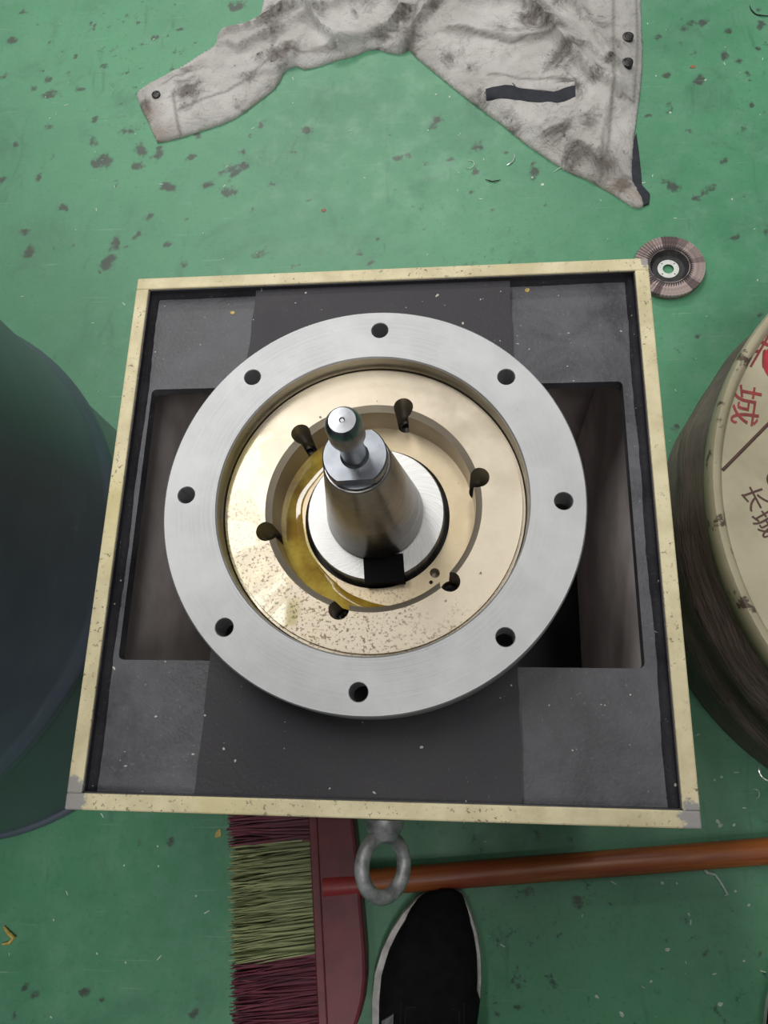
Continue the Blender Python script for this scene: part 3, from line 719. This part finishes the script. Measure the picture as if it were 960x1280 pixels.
for m_ in (M_TROUSER, M_SHIRT, M_SKIN): me2.materials.append(m_)
for pl in me2.polygons:
    c = pl.center
    if c.z > 1.475 or (c.y > -0.145 and 0.95 < c.z < 1.1): pl.material_index = 2
    elif c.z > 0.93: pl.material_index = 1
    else: pl.material_index = 0
soft(me2, 80)
PM = Matrix.Translation(-Vector((0.17, -0.45, 0)))
bo.parent = pe; bo.matrix_parent_inverse = PM
def on_pe(o): o.parent = pe; o.matrix_parent_inverse = PM; return o
def ball(name, c, r, mat, sq=(1, 1, 1), n_=14):
    b_ = MB(); pr = [(max(1e-4, r*math.sin(math.pi*i/n_)), -r*math.cos(math.pi*i/n_)) for i in range(n_+1)]
    b_.lathe(pr, 20); b_.v = [(c[0]+x*sq[0], c[1]+y*sq[1], c[2]+z*sq[2]) for x, y, z in b_.v]
    return on_pe(b_.obj(name, mat, smooth=60))
ball('hair', (0.17, -0.405, 1.668), 0.098, M_HAIR, (0.90, 1.02, 0.86))
ball('nose', (0.17, -0.292, 1.605), 0.020, M_SKIN, (0.75, 0.9, 1.3))
ball('mouth', (0.17, -0.312, 1.562), 0.022, M_RED, (1.0, 0.35, 0.35))
for sg in (-1, 1):
    ball('eye', (0.17+sg*0.032, -0.304, 1.632), 0.013, M_HAIR, (1.2, 0.6, 0.7)); ball('ear', (0.17+sg*0.080, -0.392, 1.615), 0.028, M_SKIN, (0.4, 0.8, 1.2))
ph = tag(bpy.data.objects.new('phone', None), 'black smartphone held in both hands above the stand', 'phone'); COL.objects.link(ph)
ph.matrix_world = cam.matrix_world @ Matrix.Translation((0, 0, 0.010))
mb = MB(); mb.prism(rrect(-0.055, 0.021, -0.140, 0.022, 0.010), 0.0, 0.008); mb.obj('phone_body', M_PHONE, ph, bevel=0.0015)
mb = MB(); mb.prism(rrect(-0.052, 0.018, -0.136, 0.018, 0.008), 0.0078, 0.0083); mb.obj('phone_screen', M_PHONE, ph)
mb = MB(); mb.lathe([(0.0075, -0.0025), (0.0085, -0.002), (0.0085, 0.001)], 24, (0, 0)); mb.obj('lens', M_PHONE, ph)

# ------------------------------------------------------------------ flap disc
fd_x, fd_y = at(837, 332, 0.012)
fd = thing('flap_disc', 'brown abrasive flap disc with black hub lying on the floor', 'flap disc', (fd_x, fd_y, 0), 0.3)
M_HUB = painted('black_fibre_hub', (0.022, 0.021, 0.022), 0.6, 0.5, 120, bump=0.5)
M_WHITE = painted('white_hub_ring', (0.62, 0.64, 0.60), 0.45, 0.15, 200)
FLM = [painted('brown_abrasive_'+k, c, 0.9, 0.35, 200, bump=0.6, bscale=900) for k, c in (('a', (0.30, 0.235, 0.225)), ('b', (0.21, 0.16, 0.155)), ('c', (0.38, 0.30, 0.285)), ('d', (0.13, 0.095, 0.095)))]
mb = MB(); mb.lathe([(0.0085, 0.0015), (0.026, 0.0015), (0.030, 0.0060), (0.045, 0.0065), (0.045, 0.0085), (0.029, 0.0130), (0.0255, 0.0075), (0.0225, 0.0040), (0.0085, 0.0035)], 48, closed=True)
mb.obj('backing', M_HUB, fd, smooth=30)
mb = MB(); mb.lathe([(0.0078, 0.0034), (0.0150, 0.0034), (0.0150, 0.0044), (0.0078, 0.0044)], 36, closed=True); wr = mb.obj('hub_ring', M_WHITE, fd, smooth=30)
for k in range(4):
    a = R(90*k+25); mb = MB(); mb.lathe([(0.0010, 0.0042), (0.0010, 0.0046)], 8, (0.0122*math.cos(a), 0.0122*math.sin(a))); mb.obj('rivet_hole', M_HUB, wr)
NF = 60
fmesh = []
for m in FLM:
    mb = MB(); a = R(4.4)
    vs = []
    for r in (0.0275, 0.0495, 0.0500):
        for s_ in (-1, 1):
            an = a*s_; z = 0.0112 + (0.0016 if s_ > 0 else -0.0006) - (0.0015 if r > 0.0497 else 0)
            vs.append((r*math.cos(an), r*math.sin(an), z)); vs.append((r*math.cos(an), r*math.sin(an), z-0.0018 if r < 0.0497 else 0.0075))
    mb.add(vs, [(0,4,6,2), (4,8,10,6), (1,3,7,5), (5,7,11,9), (0,1,5,4), (4,5,9,8), (2,6,7,3), (6,10,11,7), (0,2,3,1), (8,9,11,10)])
    fmesh.append(mb.mesh('flap', m))
prev = 0
for k in range(NF):
    if rnd.random() < 0.45: prev = rnd.choice((0, 0, 0, 1, 2, 2, 3))
    o = link('flap', fmesh[prev], fd, rot=(0, 0, 2*math.pi*k/NF))
mb = MB(); mb.lathe([(0.044, 0.0005), (0.0488, 0.0012), (0.0494, 0.0085), (0.040, 0.0095), (0.030, 0.009), (0.030, 0.004)], 60, closed=True); mb.obj('flap_bed', FLM[1], fd)

# ------------------------------------------------------------------ jacket
n = NT('dirty_white_cotton'); p = n.pos()
f = n.noise(p, 7, 5, 0.6); sm = n.noise(p, 15, 9, 0.74, 1.6); fi = n.noise(p, 110, 6, 0.75, 0.5)
c = n.mix(n.ramp(f, 0.3, 0.7), (0.40, 0.385, 0.365), (0.55, 0.535, 0.515))
dirt = n.math('ADD', n.attr('dirt'), n.math('MULTIPLY', n.math('SUBTRACT', sm, 0.5), 3.4))
c = n.mix(n.ramp(dirt, -0.1, 0.9, 0, 0.88), c, (0.085, 0.073, 0.064))
md = n.noise(p, 46, 8, 0.75, 1.0)
c = n.mix(n.ramp(n.math('ADD', md, n.math('MULTIPLY', n.attr('dirt'), 0.16)), 0.50, 0.72, 0, 0.62), c, (0.135, 0.112, 0.095))
c = n.mix(n.ramp(n.math('ADD', fi, n.math('MULTIPLY', n.attr('dirt'), 0.14)), 0.58, 0.72, 0, 0.85), c, (0.055, 0.047, 0.042))
c = n.mix(n.math('MULTIPLY', n.attr('brown'), 0.6), c, (0.20, 0.125, 0.080))
seam = n.attr('seam'); c = n.mix(n.math('MULTIPLY', seam, 0.7), c, (0.15, 0.13, 0.115))
n.set(color=c, rough=0.9, spec=0.15, sheen=0.1); n.bump(n.math('ADD', n.noise(p, 40, 6, 0.68, 0.6), n.math('MULTIPLY', n.noise(p, 700, 2), 0.15)), 0.9, 0.006)
M_CLOTH = n.mat
M_NAVY = painted('navy_lining', (0.016, 0.019, 0.028), 0.8, 0.3, 80, bump=0.3)
M_SNAP = painted('dark_snap_metal', (0.045, 0.043, 0.042), 0.4, 0.3, 200, metal=0.6)
OUT = [(170,119),(176,112),(187,104),(203,97),(221,88),(240,75),(258,64),(270,56),(271,47),(277,41),(291,39),(305,35),(318,27),(326,16),(329,2),(334,-18),(352,-50),(380,-85),
       (440,-120),(540,-140),(640,-135),(730,-110),(790,-70),(800,-30),(801,0),(802,30),(803,55),(803,85),(801,109),(797,140),(793,168),(791,195),(790,215),(791,226),(797,237),(803,247),(805,256),(799,259),(790,257),(778,249),(764,240),(748,231),(732,222),(718,217),(706,211),(692,202),(678,193),(662,182),(644,168),(626,153),(608,140),(589,126),(571,112),(553,97),(532,80),(520,70),(511,60),(506,64),(497,66),(484,64),(472,60),(459,61),
       (446,67),(432,71),(419,74),(405,79),(392,83),(380,85),(370,81),(360,84),(354,90),(350,99),(343,109),(332,118),(319,128),(306,138),(292,147),(276,154),(258,160),(239,166),(224,171),(208,175),(196,177),(191,166),(184,150),(176,135)]
OW = [at(x, y, 0.004) for x, y in OUT]
# resample the boundary
bd = []
for i in range(len(OW)):
    a = Vector(OW[i]); b = Vector(OW[(i+1) % len(OW)]); k = max(1, int((b-a).length/0.006))
    for j in range(k): bd.append(a.lerp(b, j/k))
BD = np.array([(v.x, v.y) for v in bd])
def inside(P):
    x, y = P[:, 0], P[:, 1]; ins = np.zeros(len(P), bool); n_ = len(BD)
    for i in range(n_):
        x1, y1 = BD[i]; x2, y2 = BD[(i+1) % n_]
        if y1 == y2: continue
        c_ = ((y1 > y) != (y2 > y)) & (x < (x2-x1)*(y-y1)/(y2-y1)+x1); ins ^= c_
    return ins
stp = 0.0038
jx = np.arange(BD[:,0].min(), BD[:,0].max(), stp); jy = np.arange(BD[:,1].min(), BD[:,1].max(), stp)
JX, JY = np.meshgrid(jx, jy); JX = JX + (np.arange(len(jy)) % 2)[:, None]*stp/2
P = np.stack([JX.ravel(), JY.ravel()], 1); P = P[inside(P)]
dmin = np.full(len(P), 9.0)
for b in BD: dmin = np.minimum(dmin, np.hypot(P[:,0]-b[0], P[:,1]-b[1]))
P = P[dmin > stp*0.6]; dmin = dmin[dmin > stp*0.6]
allp = np.vstack([BD, P]); dall = np.concatenate([np.zeros(len(BD)), dmin])
def segd(Q, pts):
    """distance to a polyline given in photo points, and signed side"""
    W = np.array([at(x, y, 0.012) for x, y in pts]); best = np.full(len(Q), 9.0); side = np.zeros(len(Q))
    for i in range(len(W)-1):
        a, b = W[i], W[i+1]; ab = b-a; L2 = ab@ab
        t = np.clip(((Q-a)@ab)/L2, 0, 1); pr = a+t[:, None]*ab; d = np.hypot(*(Q-pr).T)
        cr = ab[0]*(Q[:,1]-a[1])-ab[1]*(Q[:,0]-a[0]); m = d < best; best[m] = d[m]; side[m] = np.sign(cr[m])
    return best, side
FOLDS = [ # polyline, height, width uphill side, width other side (photo points)
 ([(270,47),(300,42),(330,36),(360,20),(385,22),(405,45),(420,58)], 0.012, 0.020, 0.006),
 ([(420,60),(450,52),(480,42),(505,30)], 0.014, 0.022, 0.005),
 ([(276,60),(300,68),(330,52),(352,46)], 0.009, 0.014, 0.008),
 ([(205,100),(222,92),(238,89),(252,88)], 0.006, 0.010, 0.003),
 ([(345,105),(352,84),(366,72),(372,62)], 0.008, 0.014, 0.008),
 ([(505,62),(515,45),(530,22),(560,-5)], 0.012, 0.022, 0.010),
 ([(640,-10),(672,30),(700,66),(730,95),(765,118)], 0.013, 0.024, 0.007),
 ([(690,-10),(722,20),(745,60),(764,92)], 0.009, 0.016, 0.009),
 ([(560,45),(610,52),(660,58),(700,54)], 0.007, 0.018, 0.007),
 ([(730,72),(748,84),(766,90)], 0.007, 0.010, 0.004),
 ([(744,215),(750,170),(760,130)], 0.006, 0.012, 0.010),
 ([(560,0),(600,10),(650,5)], 0.008, 0.016, 0.012),
 ([(300,100),(320,95),(345,88)], 0.005, 0.012, 0.008),
 ([(600,115),(650,150),(720,190),(760,210)], 0.004, 0.03, 0.02),
 ([(380,30),(430,10),(470,5)], 0.010, 0.02, 0.012),
 ([(480,-5),(500,20),(502,45)], 0.010, 0.014, 0.010),
]
def height(Q, D):
    z = 0.011*(1-np.exp(-D/0.010)) + 0.003
    env = 1-np.exp(-D/0.015)
    for pts, h, wa, wb in FOLDS:
        d, s_ = segd(Q, pts); z = z + env*1.5*h*np.exp(-(d/np.where(s_ > 0, wa, wb*0.55))**1.4)
    nz = np.array([0.55*mnoise.noise(Vector((x*14, y*14, 1.3))) + 0.32*mnoise.noise(Vector((x*30+y*9, y*30, 7.1))) + 0.30*(0.5-abs(mnoise.noise(Vector((x*26-y*14, y*22+x*8, 5.2))))) + 0.16*mnoise.noise(Vector((x*70, y*70, 3.3))) for x, y in Q])
    z = z + env*0.0120*nz
    z = z + env*0.010*(1-np.exp(-D/0.08))
    return np.maximum(z, 0.0022)
HZ = height(allp, dall)
nb = len(BD)
vo, _, fo_, *_r = delaunay_2d_cdt([Vector(q) for q in allp.tolist()], [], [list(range(nb))], 1, 1e-6)
same = len(vo) == len(allp)
vz = HZ if same else np.interp(np.arange(len(vo)), np.arange(len(HZ)), HZ)
vs = [(v.x, v.y, float(z)) for v, z in zip(vo, vz)]; k0 = len(vs)
vs += [(BD[i][0], BD[i][1], 0.0) for i in range(nb)]
fs = [tuple(f) for f in fo_]
fs += [(i, (i+1) % nb, k0+(i+1) % nb, k0+i) for i in range(nb)]
fs.append(tuple(k0+i for i in range(nb)))
mb = MB(); mb.add(vs, fs)
jc = at(560, 60)
jk = thing('jacket', 'dirty off-white work jacket spread on the green floor', 'jacket', (jc[0], jc[1], 0))
JM = Matrix.Translation(-Vector((jc[0], jc[1], 0)))
def on_jk(o): o.parent = jk; o.matrix_parent_inverse = JM; return o
me = mb.mesh('cloth', M_CLOTH); soft(me, 70)
Q = np.array([(v[0], v[1]) for v in vs])
def blob(pts):
    f = np.zeros(len(Q))
    for x, y, r, s_ in pts:
        c_ = at(x, y, 0.015); e_ = at(x+r, y, 0.015); rr = e_[0]-c_[0]
        f = np.maximum(f, s_*np.exp(-((Q[:,0]-c_[0])**2+(Q[:,1]-c_[1])**2)/(rr*rr)))
    return f
dirt = blob([(240,115,22,.9),(232,132,12,.7),(345,70,20,.9),(358,65,12,.9),(325,75,14,.8),(340,35,22,.7),(355,22,18,.7),(310,100,14,.6),(505,30,22,.8),(520,50,18,.7),(540,10,22,.7),(664,28,26,1.),(680,45,20,.9),
             (700,80,24,.9),(716,70,16,.9),(715,110,22,.8),(700,170,24,.8),(720,195,22,.9),(755,205,22,.7),(690,130,18,.6),(600,120,16,.8),(560,75,16,.7),(620,45,18,.4),(750,35,18,.6),(770,60,14,.6),(640,150,18,.6),
             (735,150,18,.7),(785,190,16,.5),(480,45,16,.6),(455,15,18,.4),(590,85,12,.6),(745,100,14,.8),(760,85,10,.9),(780,230,14,.8),(400,20,14,.5),(300,130,12,.5),(180,130,14,.7),(700,5,20,.7),(730,25,14,.6),(340,10,14,.6)]) - 0.26
brown = blob([(182,140,16,.8),(192,165,16,.9),(210,160,12,.5),(800,240,14,.8),(770,232,12,.5),(250,80,10,.4)])
seamf = np.zeros(len(Q))
SEAMS = [[(225,172),(222,150),(218,120)], [(225,140),(250,132),(290,112),(312,103),(345,70),(420,62)], [(766,0),(765,60),(764,120),(760,180),(750,225)], [(770,125),(792,128),(797,60),(796,0)],
         [(560,45),(640,60),(700,55)], [(515,60),(520,25),(530,0)], [(610,100),(650,102),(720,104)], [(205,108),(215,100),(240,90)]]
for s_ in SEAMS:
    d, _ = segd(Q, s_); seamf = np.maximum(seamf, np.exp(-(d/0.0026)**2))
for nm, val in (('dirt', dirt), ('brown', brown), ('seam', seamf)):
    a_ = me.attributes.new(nm, 'FLOAT', 'POINT'); a_.data.foreach_set('value', val.astype(np.float32))
on_jk(link('cloth', me))
def zat(x, y):
    d = np.hypot(allp[:,0]-x, allp[:,1]-y); return float(HZ[np.argmin(d)])
for bx, by, br_ in ((194,116,0.0074), (785,46,0.0088), (784,80,0.0086)):
    x, y = at(bx, by, 0.022); z = max(zat(x+dx_, y+dy_) for dx_ in (-0.006, 0, 0.006) for dy_ in (-0.006, 0, 0.006))
    mb = MB(); mb.lathe([(br_, z-0.008), (br_, z+0.0014), (br_*0.8, z+0.0024), (br_*0.62, z+0.0024), (br_*0.5, z+0.0016), (br_*0.2, z+0.0018)], 24, (x, y))
    on_jk(mb.obj('snap_button', M_SNAP, smooth=35))
def ribbon(name, up, lo, mat, lift, thick=0.004, nsub=14):
    """cloth strip between two photo polylines, following the jacket's surface"""
    def samp(pl, t):
        pl = [np.array(q, float) for q in pl]; L = [0]
        for i in range(1, len(pl)): L.append(L[-1]+np.linalg.norm(pl[i]-pl[i-1]))
        s_ = t*L[-1]; xs = np.interp(s_, L, [q[0] for q in pl]); ys = np.interp(s_, L, [q[1] for q in pl]); return xs, ys
    vs = []; fs = []; m_ = 4
    for i in range(nsub+1):
        u, l = samp(up, i/nsub), samp(lo, i/nsub)
        for j in range(m_+1):
            px, py = u[0]+(l[0]-u[0])*j/m_, u[1]+(l[1]-u[1])*j/m_
            x, y = at(px, py, 0.018); z = zat(x, y)
            vs.append((x, y, z+lift-(0.0015 if j in (0, m_) else 0)))
    nv = len(vs); vs += [(x, y, z-thick) for x, y, z in vs]
    st_ = m_+1
    for i in range(nsub):
        for j in range(m_):
            q = (i*st_+j, i*st_+j+1, (i+1)*st_+j+1, (i+1)*st_+j); fs.append(q); fs.append(tuple(nv+k for k in q[::-1]))
        for j in (0, m_): fs.append((i*st_+j, (i+1)*st_+j, nv+(i+1)*st_+j, nv+i*st_+j))
    for i in (0, nsub):
        for j in range(m_): fs.append((i*st_+j, i*st_+j+1, nv+i*st_+j+1, nv+i*st_+j))
    b_ = MB(); b_.add(vs, fs); return on_jk(b_.obj(name, mat, smooth=50))
po = ribbon('pocket_opening', [(607,112),(640,108),(655,110),(680,115),(700,113),(718,106)], [(608,124),(640,126),(670,129),(700,128),(719,122)], M_NAVY, 0.0022); po['label'] = 'dark navy pocket slit'
ribbon('pocket_welt', [(640,106),(660,104),(690,107),(718,104)], [(645,110),(668,114),(695,115),(718,109)], M_CLOTH, 0.0034)
# dark lining peeping out at the hem corner
poly = [at(x, y) for x, y in ((795,168),(798,190),(801,219),(802,233),(812,244),(811,256),(803,259),(782,250),(780,200))]
mb = MB(); mb.prism(poly[::-1], 0.0, 0.004); ln_ = mb.obj('lining', M_NAVY, bevel=0.0012); on_jk(ln_); ln_['label'] = 'dark navy lining at the hem corner'

# ------------------------------------------------------------------ scraps on the floor and the plate
M_SWARF = NT('bright_swarf').set(color=(0.80, 0.82, 0.80), rough=0.3, metal=0.7)
M_CHIP = painted('pale_chip', (0.50, 0.60, 0.52), 0.6, 0.3, 200)
M_GOLD = painted('yellow_scrap', (0.50, 0.37, 0.10), 0.55, 0.3, 200)
M_ORN = painted('rusty_scrap', (0.30, 0.13, 0.07), 0.7, 0.3, 200)
def curl(label, px, py, r, a0, a1, mat, z=0.0, w=0.0009, grp='metal shavings scattered on the floor'):
    x, y = at(px, py, z); mb = MB()
    pts = [(r*math.cos(R(a0+(a1-a0)*i/12)), r*math.sin(R(a0+(a1-a0)*i/12)), 0.0008+0.0012*abs(math.sin(i*0.6))) for i in range(13)]
    mb.tube(pts, [w*(0.35+0.65*math.sin(math.pi*(i+0.6)/13.2)) for i in range(13)], 5)
    return tag(mb.obj('metal_shaving', mat, loc=(x, y, z), smooth=60), label, 'metal shaving', grp)
curl('bright curved metal shaving on the floor below the jacket pocket', 630, 197, 0.016, -75, 20, M_SWARF, w=0.0012)
curl('faint round metal curl on the floor beside the curved shaving', 586, 206, 0.008, -130, 110, M_CHIP, w=0.0005)
curl('thin straight metal shaving on the floor near the jacket hem', 720, 236, 0.045, 100, 135, M_CHIP, w=0.0006)
curl('dark bent metal shaving on the floor left of the jacket hem', 617, 214, 0.020, 230, 300, M_SNAP, w=0.0010)
curl('thin round wire curl on the floor far from the stand', 955, 8, 0.022, 170, 300, M_SNAP, w=0.0010)
curl('bright wire curl on the floor at the foot of the low drum', 962, 962, 0.013, 150, 300, M_SWARF, w=0.0010)
curl('small metal hook on the floor between low drum and broom handle', 943, 992, 0.005, -80, 110, M_CHIP, w=0.0006)
sq = [at(x, y) for x, y in ((879,1086),(884,1091),(893,1093),(899,1101),(904,1109),(909,1118),(905,1119))]
mb = MB(); mb.tube([(x-sq[3][0], y-sq[3][1], 0.0010) for x, y in sq], [0.0018, 0.0024, 0.0016, 0.0019, 0.0014, 0.0016, 0.0008], 6)
tag(mb.obj('plastic_scrap', M_CHIP, loc=(sq[3][0], sq[3][1], 0), smooth=60), 'white crooked scrap on the floor beside the broom handle', 'scrap')
def chip(name, label, px, py, s, mat, z=0.0, grp=None, rz=0.0, cat='chip'):
    x, y = at(px, py, z); mb = MB(); k = 7
    pts = [(s*(0.6+0.5*rnd.random())*math.cos(2*math.pi*i/k), 0.7*s*(0.6+0.5*rnd.random())*math.sin(2*math.pi*i/k)) for i in range(k)]
    mb.prism(pts, 0.0, s*0.2); return tag(mb.obj(name, mat, loc=(x, y, z-0.0001), rot=(0, 0, rz), bevel=s*0.08), label, cat, grp)
x, y = at(14, 1170); mb = MB()
mb.tube([(-0.010, 0.010, 0.001), (-0.003, 0.004, 0.003), (0.005, -0.001, 0.003), (0.0, -0.007, 0.002), (-0.009, -0.009, 0.001)], [0.0015, 0.0026, 0.0032, 0.0024, 0.0012], 6)
tag(mb.obj('dry_leaf_scrap', M_GOLD, loc=(x, y, 0), smooth=60), 'yellow forked scrap on the floor in front of the tall drum', 'scrap')
chip('crumb', 'tan crumb on the floor beside the red bristles', 273, 1042, 0.0065, M_GOLD, rz=1.2, cat='crumb')
chip('crumb', 'rusty orange crumb on the floor behind the stand', 405, 263, 0.005, M_ORN, cat='crumb')
chip('crumb', 'small rusty crumb on the floor beyond the jacket buttons', 866, 84, 0.0055, M_ORN, cat='crumb')
chip('crumb', 'yellow crumb on the black plate beside the middle band', 291, 391, 0.0026, M_GOLD, z=ZP, cat='crumb')
chip('crumb', 'pale crumb on the black plate close to the rim back', 659, 363, 0.0030, M_GOLD, z=ZP, rz=1.3, cat='crumb')
FL = [(917,1031,4),(897,1027,5),(900,1032,5),(828,1104,4),(919,1114,3),(834,1187,4.5),(900,1255,5),(814,1227,3),(746,1246,4),(777,1268,5),(846,1104,2.5),(861,1143,3),(936,1131,3),(902,971,3.5),(893,975,2.5),(930,1201,3),
      (634,194,0),(665,222,3.5),(678,231,5),(820,95,3),(882,100,3.5),(838,141,4),(915,249,3),(155,1082,2.5),(197,1058,2.5),(198,1083,2.5),(245,1120,2.5),(67,1150,2.5),(121,1192,2.5),(157,1203,2.5),(192,49,3),(545,118,3),(562,121,3),(535,163,3)]
for px, py, s in FL:
    where = ('between the broom handle and the low drum' if py < 1050 else 'beside the shoes and broom handle') if (px > 600 and py > 900) else ('in front of the tall drum' if px < 300 and py > 900 else ('between the jacket and the flap disc' if px > 780 else 'near the spread jacket'))
    if s: chip('paint_fleck', 'tiny pale fleck on the green floor '+where, px, py, s*0.0007, M_CHIP, grp='pale flecks '+where, rz=rnd.uniform(0, 3), cat='fleck')
mb = MB()
for k in range(420):
    x, y = rnd.uniform(-0.75, 0.7), rnd.uniform(-0.5, 1.35)
    if X0-0.01 < x < X1+0.01 and Y0-0.02 < y < Y1+0.01: continue
    if math.hypot(x-PC[0], y-PC[1]) < 0.31 or math.hypot(x+0.633, y-0.184) < 0.30 or (y > 0.78 and inside(np.array([(x, y)]))[0]): continue
    s = rnd.uniform(0.0004, 0.0013); a = rnd.uniform(0, 6.28); ca, sa = math.cos(a), math.sin(a); l = s*rnd.uniform(1, 3)
    P4 = [(-l, -s*.5), (l, -s*.5), (l, s*.5), (-l, s*.5)]
    mb.prism([(x+u*ca-v*sa, y+u*sa+v*ca) for u, v in P4], 0.0, 0.0006)
tag(mb.obj('metal_dust', M_CHIP), 'fine pale metal dust strewn over the green floor', 'metal dust', kind='stuff')
